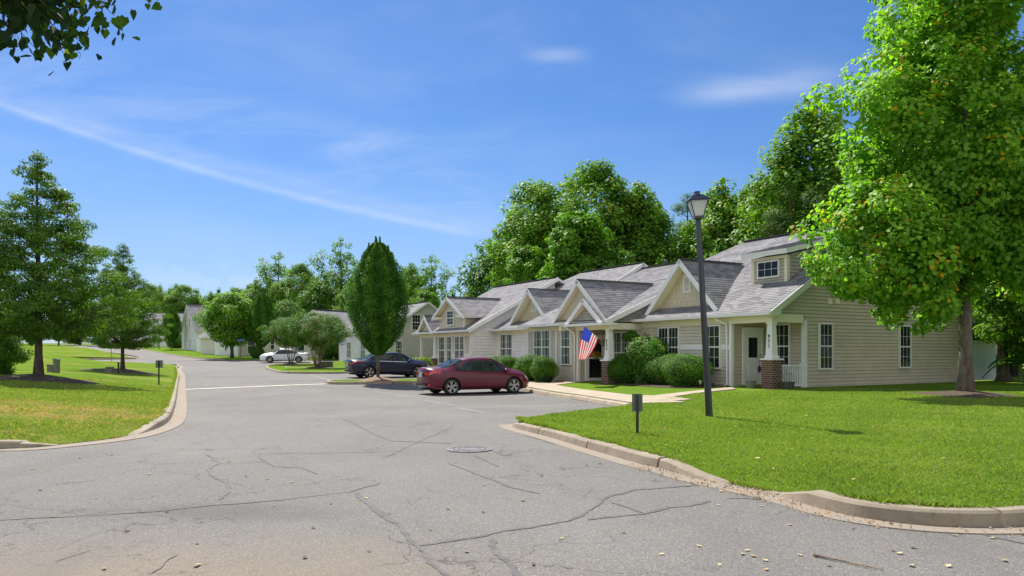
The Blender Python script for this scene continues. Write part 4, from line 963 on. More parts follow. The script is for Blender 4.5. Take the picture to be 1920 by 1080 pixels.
def crown_pts(rs, H0, H1, Rm, env, ncl, clr, per, size, flat=.75, surf=.55, up=.6, wob=.18, tlow=.15, thigh=.85, gap=0, xy=(1, 1), lean=(0, 0)):
    """clumps of leaves inside an envelope env(h in 0..1) -> radius fraction; returns arrays + clump centres"""
    cl = []
    ph = rs.uniform(0, 6.28, 4)
    while len(cl) < ncl:
        h = rs.uniform(0, 1)
        e = env(h)
        if rs.uniform(0, 1) > e*.9+.12: continue
        a = rs.uniform(0, 2*math.pi); q = (1-surf)*math.sqrt(rs.uniform(0, 1)) + surf*rs.uniform(.72, 1.0)
        w = 1+wob*(math.sin(3*a+ph[0]+4*h)+.6*math.sin(5*a+ph[1]-7*h))
        rr = max(.02, Rm*e*q*w - clr*.35)
        cl.append((rr*math.cos(a)*xy[0]+lean[0]*h, rr*math.sin(a)*xy[1]+lean[1]*h, H0+(H1-H0)*h))
    cl = np.array(cl); n = len(cl); rad = clr*rs.uniform(.6, 1.3, n)*np.array([min(1.05, .42+1.1*env(min(1, max(0, (c[2]-H0)/(H1-H0))))) for c in cl]); axis_ = np.array([lean[0]*.5, lean[1]*.5, H0+(H1-H0)*.4])
    cnt = np.maximum(3, (per*(rad/clr)**2*rs.uniform(.6, 1.4, n))).astype(int); idx = np.repeat(np.arange(n), cnt); m = len(idx)
    d = rs.normal(0, 1, (m, 3)); d /= np.linalg.norm(d, axis=1)[:, None]
    r = rad[idx]*rs.uniform(.35, 1.0, m)**.5
    P = cl[idx] + d*r[:, None]*np.array([1, 1, flat])
    out = cl[idx]-axis_; out /= np.maximum(.01, np.linalg.norm(out, axis=1))[:, None]
    N = d*.7 + out*.4 + np.array([0, 0, up]) + rs.normal(0, .38, (m, 3))
    S = size*rs.uniform(.65, 1.3, m)
    ct = rs.uniform(tlow, thigh, n); T = np.clip(ct[idx] + rs.normal(0, .16, m), 0, 1)
    return P, N, S, T, cl
def limb_mesh(name, m, parent, H_, r0, cl, rs, nl=14, hb=(.15, .75), rtop=.25, seg=9, bend=.08, flare=1.5, multi=None, br=.55):
    mb = MB()
    if multi:
        stems = []
        for k in range(multi):
            a = 2*math.pi*k/multi+rs.uniform(-.3, .3); sp = rs.uniform(.45, .95)
            top = Vector((math.cos(a)*sp*H_*.42, math.sin(a)*sp*H_*.42, H_*rs.uniform(.55, .75)))
            b = Vector((math.cos(a)*.09, math.sin(a)*.09, -.1)); midp = b.lerp(top, .45)+Vector((math.cos(a)*-.05, 0, .12))
            mb.tube([b, midp, top], [r0*.34, r0*.26, r0*.12], seg); stems.append((b, midp, top))
        for i in rs.choice(len(cl), min(nl, len(cl)), replace=False):
            b, mi_, tp = stems[rs.randint(len(stems))]; p = mi_.lerp(tp, rs.uniform(0, .9)); c = Vector(cl[i]); mb.tube([p, p.lerp(c, .5)+Vector((0, 0, .08)), c], [r0*.16, r0*.1, r0*.04], 5)
        return mb.build(name, m, parent, smooth=True)
    n = 9; pts = []; rad = []
    for i in range(n):
        q = i/(n-1); pts.append(Vector((math.sin(q*5+rs.uniform(0, 1))*bend*q, math.cos(q*4)*bend*q, -.15+(H_+.15)*q))); rad.append(r0*(1-q)**.8*(1+(flare-1)*math.exp(-q*22))+r0*.06)
    mb.tube(pts, rad, seg)
    ok = [i for i in range(len(cl)) if cl[i][2] > H_*hb[0]]
    for i in rs.choice(ok, min(nl, len(ok)), replace=False):
        c = Vector(cl[i]); hz = max(H_*hb[0], min(H_*.97, c.z-(Vector((c.x, c.y)).length)*rs.uniform(.35, .8))); q = hz/H_
        p = Vector((0, 0, hz)); k = min(int(q*(n-1)), n-2); p = pts[k].lerp(pts[k+1], q*(n-1)-k); rr = rad[k]*br
        mid = p.lerp(c, .5)+Vector((0, 0, .06*(c-p).length))
        mb.tube([p, mid, c], [rr, rr*.55, .012], 5)
    return mb.build(name, m, parent, smooth=True)
def bark(name, c1, c2): return mat(name, c1, .95, col2=c2, vscale=9, bump=.9, bscale=26, vmap=(1, 1, .35), detail=6)
BK_OAK = bark('bark_oak', (.06, .045, .035), (.13, .10, .08)); BK_GREY = bark('bark_grey', (.085, .068, .05), (.21, .175, .135)); BK_MYR = bark('bark_myrtle', (.30, .22, .16), (.20, .14, .10)); BK_PINE = bark('bark_pine', (.10, .065, .045), (.20, .13, .09))
LM_POP = leaf_mat('leaf_poplar', (.105, .245, .022), (.28, .47, .05), (.62, .36, .02), .9988, .5, .5, (1.5, 1.75, .5))
LM_OAK = leaf_mat('leaf_oak', (0.049, 0.116, 0.018), (0.152, 0.275, 0.033), trans=.38)
LM_HORN = leaf_mat('leaf_hornbeam', (0.037, 0.119, 0.010), (0.112, 0.256, 0.020), trans=.38)
LM_WOOD = leaf_mat('leaf_wood', (0.072, 0.169, 0.018), (0.208, 0.391, 0.038), (.38, .27, .03), .992, trans=.36)
LM_WOOD2 = leaf_mat('leaf_wood_dark', (0.046, 0.125, 0.018), (0.152, 0.296, 0.035), trans=.38)
LM_VINE = leaf_mat('leaf_vine', (0.077, 0.196, 0.016), (0.190, 0.391, 0.030), trans=.35)
LM_PINE = leaf_mat('leaf_pine', (0.081, 0.162, 0.030), (0.155, 0.270, 0.047), trans=.25)
LM_MYR = leaf_mat('leaf_myrtle', (.038, .115, .012), (.115, .235, .026), (.30, .12, .07), .91, trans=.3)
LM_MAP = leaf_mat('leaf_maple', (0.063, 0.155, 0.012), (0.226, 0.428, 0.033), trans=.4)
LM_BOX = leaf_mat('leaf_boxwood', (0.038, 0.105, 0.009), (0.155, 0.321, 0.026), trans=.28)
LM_LIME = leaf_mat('leaf_lime', (.10, .20, .015), (.26, .36, .03), trans=.35)
LM_NAN = leaf_mat('leaf_nandina', (0.074, 0.189, 0.034), (0.189, 0.365, 0.061), (.42, .22, .06), .985, trans=.35)
LM_RED = leaf_mat('leaf_redbud', (.012, .035, .006), (.028, .062, .008), (.25, .28, .02), .985, rough=.6, trans=.28, tcol=(1.3, 1.5, .6))
LM_BAN = leaf_mat('leaf_banana', (.05, .15, .012), (.13, .28, .03), trans=.4)
TREE_DATA = {}
def tree(kind, x, y, z, label, name, cat='tree', scale=1, rot=0, group=None, sz=None):
    """first call of a kind builds it, later calls copy the thing with its parts"""
    if kind in TREE_DATA:
        src = TREE_DATA[kind]; r = copy_tree(src)
        r.name = name
    else:
        r = KINDS[kind](name); TREE_DATA[kind] = r
    r.location = (x, y, z); r.rotation_euler = (0, 0, rot); r.scale = (scale, scale, sz or scale)
    for k in ('group',):
        if k in r: del r[k]
    tag(r, label, cat, group); return r
def env_pyramid(h): return float(np.interp(h, [0, .08, .2, .35, .5, .65, .8, .92, 1], [.55, .9, 1, .88, .70, .52, .33, .17, .05]))
def env_oval(h): return max(0, 1-abs(2*h-.85)**2.4*.95 if h > .42 else (h/.42)**.45)
def env_round(h): return math.sqrt(max(0, 1-(2*h-1)**2))
def env_tall(h): return (min(1, h/.22)**.6)*(1 if h < .5 else (1-(h-.5)/.5)**.55)
def mk(kind_seed, crownargs, leafm, barkm, H_, r0, nl=14, shape='diamond', limb={}, aspect=.62, down=None):
    def f(name):
        rs = np.random.RandomState(kind_seed); root = empty(name, (0, 0, 0))
        P, N, S, T, cl = crown_pts(rs, **crownargs)
        limb_mesh('trunk', barkm, root, H_, r0, cl, rs, nl, **limb)
        link('crown', leaves_mesh('crown', P, N, S, T, leafm, aspect, .25, rs, shape, down), root)
        return root
    return f
def mk_multi(seed, lobes, leafm, barkm, H_, r0, nl=20, shape='diamond', limb={}, aspect=.62):
    """crown made of several lobes: (x, y, z0, z1, R, nclumps, clr, per, size)"""
    def f(name):
        rs = np.random.RandomState(seed); root = empty(name, (0, 0, 0)); A = []
        for (lx, ly, z0, z1, Rr, nc, cr, per, sz) in lobes:
            P, N, S, T, cl = crown_pts(rs, z0, z1, Rr, env_round, nc, cr, per, sz, surf=.55, wob=.24, tlow=.05, thigh=.9); off = np.array([lx, ly, 0]); A.append((P+off, N, S, T, cl+off))
        P, N, S, T, cl = [np.concatenate([a[i] for a in A]) for i in range(5)]
        limb_mesh('trunk', barkm, root, H_, r0, cl, rs, nl, **limb)
        link('crown', leaves_mesh('crown', P, N, S, T, leafm, aspect, .25, rs, shape), root); return root
    return f
def mk_horn(name):
    rs = np.random.RandomState(5); root = empty(name, (0, 0, 0))
    P = []; N = []; T = []
    mb = MB(); mb.tube([(0, 0, -.1), (0, 0, 1.3), (.02, 0, 3.5)], [.085, .065, .04], 12)
    hs_ = [1.15, 1.5, 2.1, 2.8, 3.5, 4.2, 4.9, 5.5, 6.1, 6.6]; rs_ = [.20, .58, 1.02, 1.34, 1.46, 1.42, 1.24, .98, .64, .25]
    def vol(n, z0, z1, cx, cy, Rf, k):
        z = rs.uniform(z0, z1, n); a = rs.uniform(0, 6.283, n); r = Rf(z)*(1+.09*np.cos(9*a+k+.6*z)+.07*np.cos(5*a+2*z)+.06*np.sin(6*z+4*a)+.02*np.sin(11*z-7*a))
        q = np.where(rs.uniform(0, 1, n) < .75, rs.uniform(.80, 1.03, n), np.sqrt(rs.uniform(0, .8, n)))
        p = np.stack([cx+np.cos(a)*r*q, cy+np.sin(a)*r*q, z], 1); nn = np.stack([np.cos(a), np.sin(a), .5+0*a], 1)+rs.normal(0, .42, (n, 3))
        P.append(p); N.append(nn); T.append(np.clip(.40+.22*np.cos(9*a+k+.6*z)+.07*np.sin(11*z-7*a)+rs.normal(0, .22, n), 0, 1))  # lobes lighter, creases darker: clump shade painted into the leaf tone
    vol(56000, 1.15, 6.6, 0, 0, lambda z: np.interp(z, hs_, rs_), .4)
    for k in range(26):
        a = rs.uniform(0, 6.28); q = .85*math.sqrt(rs.uniform(0, 1)); top = 6.95-1.45*q*q+rs.uniform(-.25, .12); z0 = top-1.5
        vol(900, z0, top, math.cos(a)*q, math.sin(a)*q, lambda z: .19*np.clip((top-z)/1.0, .05, 1), k)
        mb.tube([(math.cos(a)*.08, math.sin(a)*.08, 1.3), (math.cos(a)*q*.9, math.sin(a)*q*.9, 3.6), (math.cos(a)*q, math.sin(a)*q, top-.1)], [.03, .02, .005], 5)
    mb.build('trunk', BK_GREY, root, smooth=True); P = np.concatenate(P); n = len(P)
    link('crown', leaves_mesh('crown', P, np.concatenate(N), .085*rs.uniform(.7, 1.35, n), np.concatenate(T), LM_HORN, .6, .25, rs), root); return root
KINDS = {
 'poplar': mk_multi(11, [(0, 0, 3.5, 15.6, 3.2, 310, .56, 105, .14), (-2.9, -.4, 2.9, 6.4, 2.3, 165, .5, 90, .135), (-1.6, -.2, 2.0, 4.4, 1.5, 65, .44, 80, .135), (1.9, 0, 3.0, 9.0, 2.6, 120, .55, 90, .14), (-1.3, 0, 4.8, 11.6, 2.9, 150, .55, 92, .14), (3.8, .6, 3.0, 8, 2.2, 105, .55, 85, .135), (-.4, 0, 10, 15.5, 2.4, 110, .5, 90, .135)], LM_POP, BK_GREY, 12, .20, 120, 'lobed', dict(hb=(.27, .9), bend=.12, seg=14, flare=1.45, br=.2)),
 'pinoak': mk(21, dict(H0=1.35, H1=7.5, Rm=3.15, env=env_pyramid, ncl=680, clr=.36, per=140, size=.085, flat=.38, surf=.3, up=.5, wob=.2), LM_OAK, BK_OAK, 7.3, .13, 170, 'diamond', dict(hb=(.2, .98), bend=.04, seg=12, flare=1.6, br=.2), .55),
 'hornbeam': mk_horn,
 'maple': mk(31, dict(H0=1.5, H1=9.6, Rm=3.9, env=env_oval, ncl=330, clr=.75, per=75, size=.19, surf=.6), LM_MAP, BK_OAK, 8.5, .20, 30, 'lobed'),
 'myrtle': mk(41, dict(H0=1.75, H1=4.3, Rm=2.75, env=env_round, ncl=330, clr=.36, per=100, size=.09, surf=.5, wob=.25), LM_MYR, BK_MYR, 4.0, .15, 40, 'diamond', dict(multi=6, seg=7)),
 'wood_a': mk_multi(51, [(0, 0, 6, 19, 5.2, 230, 1.15, 95, .33), (-4, 1, 5, 15, 3.6, 130, 1.05, 85, .33), (4, -1, 4, 15.5, 3.8, 130, 1.1, 85, .33), (-1, -3, 1, 9, 4.0, 110, 1.1, 85, .33), (3.5, -2, 1, 8, 3.4, 80, 1.1, 80, .33)], LM_WOOD, BK_OAK, 17, .35, 50, 'diamond', {}, .75),
 'wood_b': mk(52, dict(H0=2, H1=18, Rm=4.0, env=env_tall, ncl=300, clr=1.05, per=90, size=.32, surf=.5, wob=.28), LM_WOOD, BK_GREY, 17, .28, 50, 'diamond', {}, .75),
 'wood_c': mk(53, dict(H0=1, H1=15, Rm=4.6, env=env_oval, ncl=260, clr=1.15, per=85, size=.34, surf=.6, wob=.3), LM_WOOD2, BK_OAK, 14, .3, 30, 'diamond', {}, .75),
 'sparse': mk(54, dict(H0=6, H1=19.3, Rm=4.8, env=env_round, ncl=130, clr=.8, per=60, size=.32, surf=.15, wob=.4, flat=.9), LM_WOOD, BK_GREY, 18.5, .26, 90, 'diamond', dict(br=.35), .75),
 'vine': mk_multi(55, [(0, 0, 0, 9.5, 2.6, 210, .7, 120, .24), (.6, -.4, 7.0, 12.0, 2.2, 130, .6, 120, .24), (-.9, -1, 0, 5.5, 2.4, 90, .7, 110, .24)], LM_VINE, BK_OAK, 10, .25, 10, 'diamond', {}, .8),
 'pine': mk(56, dict(H0=5, H1=17, Rm=3.1, env=env_tall, ncl=120, clr=.8, per=230, size=.42, surf=.45, wob=.3, up=.9), LM_PINE, BK_PINE, 17, .25, 60, 'diamond', {}, .10),
}
def lzr(x, y): return float(lz_right(np.array([x]), np.array([y]))[0])
def lzl(x, y): return float(lz_left(np.array([x]), np.array([y]))[0])
# near trees
p = gp(1810, 741, 0, lz_right); BT = p
tree('poplar', p.x, p.y, p.z-.03, 'big bright green broadleaf tree standing on the right lawn before the tan end wall', 'shade_tree', scale=.95, sz=1.0); mound('mulch_bed', p.x, p.y, 1.55, .12, M_MULCH, lz_right)
tree('pinoak', *gp(72, 711, 0, lz_left), 'feathery dark green pin oak nearest the camera on the left lawn', 'pin_oak', scale=.98, sz=1.08); p = gp(72, 711, 0, lz_left); mound('mulch_bed', p.x, p.y, 2.1, .16, M_MULCH, lz_left)
p = gp(230, 697, 0, lz_left); tree('pinoak', p.x, p.y, p.z, 'smaller pin oak farther along the left lawn, next to the road', 'pin_oak', scale=.74, rot=2.2, sz=.93); mound('mulch_bed', p.x, p.y, 1.9, .14, M_MULCH, lz_left)
IT = (-6.55, 36.5); tree('hornbeam', *IT, float(zk(*IT))+.10, 'upright vase shaped hornbeam on the grass island behind the red car', 'hornbeam', scale=1.0); mound('mulch_bed', *IT, 1.0, .16, M_STRAW, zk)
p = gp(491, 672, .1); tree('hornbeam', p.x, p.y, p.z, 'upright dark hornbeam leaning over the front of the white car', 'hornbeam', scale=1.12, rot=1.3)
p = gp(322, 655, .2); tree('hornbeam', p.x, p.y, p.z, 'egg shaped dark hornbeam in front of the grey roofed white house up the street', 'hornbeam', scale=.98, rot=3.0)
p = gp(435, 671, .1); tree('maple', p.x, p.y, p.z, 'round bright green maple left of the white car', 'maple', scale=.87)
for (px, py, sc, r_, lb) in ((594, 690, 1.0, 0, 'crape myrtle with several pale stems on the second grass island, beside the green utility box'), (545, 683, .98, 1.7, 'crape myrtle on the second grass island, directly in front of the white car')):
    p = gp(px, py, KT); tree('myrtle', p.x, p.y, p.z, lb, 'crape_myrtle', scale=sc, rot=r_); mound('mulch_bed', p.x, p.y, 1.1, .12, M_MULCH, zk)
p = gp(283, 648, .3); tree('maple', p.x, p.y, p.z, 'small young tree on the far verge left of the black lamp pole', 'young_tree', scale=.42, rot=2)
# the wood behind the houses
def wt(kind, px, Y, ztop_py, lb, rot, zb=None, sc=None, kh=None, gr='wood behind the houses', nm='woodland_tree'):
    X = (px-960)/F*Y; zt = EYE-(ztop_py-HY)/F*Y; zb = float(rz(X, Y))-.1 if zb is None else zb
    s = (zt-zb)/kh
    tree(kind, X, Y, zb, lb, nm, scale=sc or s, rot=rot, group=gr, sz=s)
KH = dict(wood_a=19.5, wood_b=18.4, wood_c=15.6, sparse=19.6, vine=12.6, pine=17.6)
W1 = [('wood_a', 1120, 62, 300, 'tallest wide tree of the mass behind unit 924', 0), ('wood_a', 1010, 66, 335, 'wide tree left of the tallest one behind unit 924', 2.1), ('wood_c', 955, 72, 400, 'leftmost dark tree of the tall mass behind the townhouses', 1), ('wood_b', 1195, 60, 335, 'narrow tree at the right shoulder of the tall mass', 4),
 ('vine', 1065, 55, 388, 'vine smothered trunk rising behind the middle roofs', 0), ('vine', 985, 58, 452, 'low vine covered hump at the left foot of the tall mass', 1.5), ('wood_c', 1150, 54, 430, 'dark rounded tree just behind the ridge of unit 924', 3), ('wood_c', 1235, 58, 420, 'dark tree behind the flue pipe', 5),
 ('pine', 1290, 64, 352, 'pine tree with a broken outline directly left of the street lamp', 0), ('wood_b', 1355, 60, 330, 'narrow tree right of the street lamp', 2), ('wood_a', 1425, 58, 335, 'yellowing tree behind the shed dormer', 3.3), ('wood_b', 1300, 56, 405, 'low tree behind the lamp and the vented gable', 1),
 ('wood_b', 1525, 47, 172, 'tall tree with yellow leaves beside the big lawn tree', 1), ('wood_b', 1455, 62, 315, 'slim tree left of the tall yellowing tree', 5), ('pine', 1480, 45, 330, 'low pine with pale needles above the tan roof', 2), ('pine', 1560, 44, 300, 'pine between the tan roof and the big lawn tree', 4), ('wood_c', 1500, 56, 400, 'dark tree behind the ridge of unit 952', 2),
 ('wood_a', 1640, 58, 260, 'tree behind the upper left of the big lawn tree', 1), ('wood_b', 1760, 52, 150, 'tall tree behind the big lawn tree crown', 2), ('wood_a', 1880, 46, 120, 'tree behind the right edge of the big lawn tree', 4),
 ('wood_c', 1240, 50, 470, 'bushy tree peeping over the roof by the flue pipe', 0), ('wood_c', 1350, 52, 440, 'bushy tree peeping over the ridge by the lamp post', 4)]
for k, px, Y, py, lb, r_ in W1: wt(k, px, Y, py, lb, r_, kh=KH[k])
W2 = [('sparse', 640, 112, 444, 'tall thin crowned tree above the left shoulder of the upright hornbeam'), ('sparse', 522, 122, 470, 'thin crowned tree poking above the wood over the white car'), ('sparse', 808, 108, 476, 'pale open tree right of the upright hornbeam'), ('wood_b', 770, 118, 490, 'slim pale tree just right of the hornbeam top'),
 ('wood_c', 480, 118, 515, 'rounded tree at the left end of the far wood'), ('wood_a', 565, 115, 492, 'wide tree above the crape myrtles'), ('wood_c', 610, 108, 505, 'dark tree above the right crape myrtle'), ('wood_c', 670, 104, 510, 'dark tree hidden partly by the hornbeam'), ('wood_a', 720, 116, 505, 'tree behind the hornbeam'), ('wood_c', 850, 100, 540, 'low round tree above the grey house gable'), ('wood_c', 895, 96, 522, 'dark low tree left of the tall mass'), ('vine', 800, 94, 542, 'vine covered hump above the grey gable'), ('wood_c', 540, 102, 545, 'low dark tree behind the left crape myrtle'), ('wood_c', 640, 98, 560, 'low dark tree behind the right crape myrtle'), ('wood_c', 760, 98, 548, 'low dark tree between hornbeam and grey roof')]
for i, (k, px, Y, py, lb) in enumerate(W2): wt(k, px, Y, py, lb, i*1.3, kh=KH[k], gr='wood beyond the parking lot')
W3 = [(395, 150, 545), (370, 158, 537), (345, 152, 532), (318, 165, 540), (300, 160, 528), (280, 150, 530), (255, 170, 540), (425, 148, 545), (445, 140, 538), (225, 165, 545), (190, 150, 560), (150, 160, 570), (110, 150, 560), (60, 140, 580), (20, 150, 560), (330, 190, 530), (410, 175, 535), (475, 135, 530)]
side_lb = ['far roadside tree %s' % q for q in ('left of the round maple', 'over the steep white gable', 'behind the egg shaped hornbeam', 'left of the egg shaped hornbeam', 'right of the small pin oak', 'just right of the second pin oak crown', 'behind the second pin oak', 'behind the left side of the round maple', 'behind the right side of the round maple', 'seen through the second pin oak', 'left of the second pin oak trunk', 'seen between the two pin oaks', 'right of the first pin oak trunk', 'seen left of the first pin oak trunk', 'at the left edge behind the first pin oak', 'deep behind the street bend', 'deep behind the round maple', 'above the second upright hornbeam')]
for i, (px, Y, py) in enumerate(W3): wt(('wood_b', 'wood_c', 'wood_a')[i % 3], px, Y, py, side_lb[i], i*2.1, kh=KH[('wood_b', 'wood_c', 'wood_a')[i % 3]], gr='wood at the end of the street')
for i, (px, Y, py, k, lb) in enumerate([(8, 30, 598, 'wood_c', 'low dense thicket tree at the left edge behind the first pin oak trunk'), (-60, 34, 560, 'wood_c', 'thicket tree beyond the left edge of the lawn')]):
    X = (px-960)/F*Y; wt(k, px, Y, py, lb, i, zb=lzl(X, Y)-.3, kh=KH[k], gr='left thicket', nm='thicket_tree')
# right edge thicket
for i, (px, Y, py, k, lb) in enumerate([(1935, 33, 330, 'wood_b', 'dark tree at the right edge beyond the white fence'), (1905, 40, 300, 'wood_c', 'dark tree directly behind the white fence'), (2010, 30, 250, 'wood_c', 'dark tree just outside the right edge')]):
    X = (px-960)/F*Y; wt(k, px, Y, py, lb, i, zb=0, kh=KH[k], gr='thicket by the white fence', nm='thicket_tree')
# ------------------------------------------------------------------ shrubs
def bush_mesh(seed, rx, ry, h, n, size, m, lump=.08, top=1.6, up=.3, inner=.82):
    if lump > .2: inner = .5
    rs = np.random.RandomState(seed); d = rs.normal(0, 1, (n, 3)); d /= np.linalg.norm(d, axis=1)[:, None]; d[:, 2] = np.abs(d[:, 2])*np.where(rs.uniform(0, 1, n) < .42, -1, 1)
    ph = rs.uniform(0, 6, 6); L = 1+lump*(np.sin(4*d[:, 0]+ph[0])+np.sin(5*d[:, 1]+ph[1])+np.sin(6*d[:, 2]+ph[2])+.6*np.sin(11*d[:, 0]+9*d[:, 1]+ph[3]))
    sh = (np.abs(d[:, 0])**top+np.abs(d[:, 1])**top+np.abs(d[:, 2])**top)**(-1/top) if top != 2 else 1
    r = L*sh*rs.uniform(inner, 1.02, n)*np.where(rs.uniform(0, 1, n) > .985, 1.06, 1)
    P = d*r[:, None]*np.array([rx, ry, h*.5])+np.array([0, 0, h*.5]); P[:, 2] = np.maximum(P[:, 2], .03)
    N = d*1.0+np.array([0, 0, up])+rs.normal(0, .5, (n, 3)); T = np.clip(.45+rs.normal(0, .22, n)+.12*np.sin(7*d[:, 0]+ph[4]+5*d[:, 2]), 0, 1)
    return leaves_mesh('foliage', P, N, size*rs.uniform(.7, 1.35, n), T, m, .6, .25, rs)
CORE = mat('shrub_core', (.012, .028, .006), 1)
def bush_root(name, me, x, y, z, label, rx, ry, h, scale=1, rot=0, group=None):
    r = empty(name, (x, y, z), rot, label, 'shrub', group); link('foliage', me, r)
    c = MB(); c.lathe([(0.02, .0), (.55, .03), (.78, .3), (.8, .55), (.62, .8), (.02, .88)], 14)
    o = c.build('shade_core', CORE, r, smooth=True); o.scale = (rx, ry, h)  # near-black solid core, paints the shade inside the foliage
    r.scale = (scale,)*3; return r
BM = {}
def shrub(kind, s, t, label, sc=1, group=None, rot=None, world=None):
    spec = dict(boxwood=('boxwood', 1, .90, .90, 1.28, 15000, .045, LM_BOX, .05, 2.3), lowbox=('boxwood', 2, .62, .62, .85, 9000, .04, LM_BOX, .05, 2.3), lime=('golden_shrub', 3, .75, .75, 1.05, 6500, .06, LM_LIME, .10, 2), nandina=('nandina', 4, .62, .62, 2.0, 13000, .085, LM_NAN, .22, 1.75), boxtall=('boxwood', 7, .66, .66, 1.22, 12000, .042, LM_BOX, .06, 2.1), dark=('holly', 5, .62, .62, 1.15, 9000, .05, LM_HORN, .06, 2.2), hedge=('boxwood', 6, .8, .7, 1.0, 7000, .06, LM_LIME, .12, 2))[kind]
    nm, seed, rx, ry, h, n, sz, m, lump, top = spec
    if kind not in BM: BM[kind] = bush_mesh(seed, rx, ry, h, n, sz, m, lump, top)
    if world is not None: x, y = world[:2]; z = world[2] if len(world) > 2 else float(rz(x, y))+.1
    else: q = row2world(s, t); x, y = q.x, q.y; z = lzr(x, y)
    return bush_root(nm, BM[kind], x, y, z-.02, label, rx*(.55 if kind == 'nandina' else .95), ry*(.55 if kind == 'nandina' else .95), h, sc, rot if rot is not None else (s or 1)*2.3, group)
gB = 'clipped shrubs along the townhouse fronts'
shrub('boxwood', 3.05, -1.2, 'large clipped boxwood right in front of the right window of unit 952', 1.0, gB)
shrub('boxwood', 4.65, -.7, 'large clipped boxwood left of the one under the right window of unit 952', 1.0, gB)
shrub('nandina', 5.9, -.75, 'tall feathery pale green shrub with yellow tips before the left window of unit 952', 1.14, gB)
shrub('dark', 6.75, -1.35, 'dark rounded shrub between the brick pier of unit 924 and the feathery shrub', 1.12, gB)
for s_, t_2, k, sc, lb in ((10.8, -2.9, 'boxtall', .98, 'rounded boxwood nearest the porch with the flag'), (12.1, -3.05, 'boxtall', 1.02, 'second rounded boxwood from the porch with the flag'), (13.6, -3.2, 'boxtall', .96, 'third rounded boxwood, under the bay window'), (15.1, -3.3, 'boxtall', .92, 'fourth boxwood, left of the bay window'), (16.1, -3.0, 'hedge', .85, 'loose yellow green shrub right of the bonnet of the red car'), (17.5, -2.6, 'hedge', .8, 'loose yellow green shrub behind the bonnet of the red car'), (19, -2.2, 'hedge', .8, 'loose yellow green shrub behind the red car windscreen'),
    (24.8, -3.2, 'lime', .95, 'golden yellow shrub above the rear window of the red car'), (25.9, -4.0, 'lime', .7, 'small yellow shrub beside the white garden statue'), (28.0, -4.2, 'nandina', .80, 'tall yellow green shrub beside the left porch column of the white townhouse'), (28.6, -4.4, 'dark', .98, 'dark clipped shrub in front of the tall yellow green shrub'), (29.9, -3.6, 'dark', .95, 'dark clipped shrub leftmost before the grey gable')):
    shrub(k, s_, t_2, lb, sc, gB)
for px, py, sc, lb in ((722, 672, .95, 'round clipped shrub of the pale group left of the hornbeam, rightmost'), (708, 668, .95, 'round clipped shrub at the back right of the pale group left of the hornbeam'), (694, 670, .9, 'round clipped shrub in the middle of the pale group left of the hornbeam'), (683, 671, .85, 'round clipped shrub leftmost of the pale group')):
    p = gp(px, py+6, .1); shrub('boxwood', None, None, lb, sc*1.15, 'round shrubs before the grey gable house', 1, p)
for px, py, sc, lb in ((640, 674, 1.9, 'dark hedge bush right of the myrtle stems'), (612, 674, 1.9, 'dark hedge bush behind the green utility box'), (655, 674, 1.6, 'dark hedge bush at the right end of the dark hedge'), (482, 672, 1.3, 'dark round bush at the nose of the white car')):
    p = gp(px, py, .1); shrub('dark', None, None, lb, sc, 'dark bushes behind the white car', 1, p)
p = gp(332, 653, .2); r = shrub('boxwood', None, None, 'square clipped bush at the foot of the egg shaped hornbeam', 2.0, None, 0, p)
# ground beds in front of the units
def bed(pts, m, name='mulch_bed', dz=.016): return sheet(name, pts, lambda x, y: lz_right(x, y)+dz, m, .4, 0, .25)
def rp(s, t): q = row2world(s, t); return (q.x, q.y)
bed(smoothline([rp(*q) for q in ((1.9, -.1), (1.7, -1.5), (2.6, -2.35), (4.2, -2.3), (6.4, -2.1), (7.2, -2.7), (7.3, -.1))], 4)+[rp(1.9, .0)], M_MULCH)
bed([rp(*q) for q in ((9.8, -1.6), (9.6, -3.0), (10.2, -4.1), (13, -4.6), (16, -4.6), (20.8, -3.6), (20.8, .0), (14.3, 0), (14.3, -1.6))], M_STRAW)
bed([rp(*q) for q in ((20.9, -1.7), (21, -4.2), (25, -5.0), (30, -5.0), (30.5, -1.7))], M_STRAW)
walkz = lambda x, y: lz_right(x, y)+.03
def walk(pts): return sheet('sidewalk', pts, walkz, M_WALK, .5, .1)
def lotpt(q, w): v = Vector(lotline[2])+d_*q+n_*w; return (v.x, v.y)
w0 = gp(1165, 747, 0, lz_right); w1 = gp(1262, 746, 0, lz_right); w2 = gp(1300, 737.5, 0, lz_right); w3 = gp(1392, 729, 0, lz_right); w4 = gp(1330, 729.5, 0, lz_right); w5 = gp(1240, 741.5, 0, lz_right)
walk([tuple(gp(a, b, 0, lz_right)[:2]) for a, b in ((1200, 757), (1262, 752.5), (1296, 750.5), (1262, 745), (1300, 739), (1380, 730.5), (1372, 727.5), (1280, 736.5), (1225, 743), (1160, 741), (1170, 750))])
walk([tuple(gp(a, b, 0, lz_right)[:2]) for a, b in ((1035, 723.5), (1100, 715.5), (1118, 714), (1104, 712.5), (1060, 716.5), (1010, 720))])
def fringe(line, n, seed, off, i0=0, i1=None):
    rs = np.random.RandomState(seed); P = np.array(resample(smoothline(line, 6), .02, False)); T = np.gradient(P, axis=0); T /= np.maximum(1e-9, np.linalg.norm(T, axis=1))[:, None]; Nn = np.stack([-T[:, 1], T[:, 0]], 1)
    i = rs.randint(0, len(P), n); q = P[i]+Nn[i]*rs.normal(off, .022, n)[:, None]
    k = np.sin(P[i][:, 0]*5)*np.sin(P[i][:, 1]*7+1) > -.55; q = q[k]; return q[:, 0], q[:, 1]
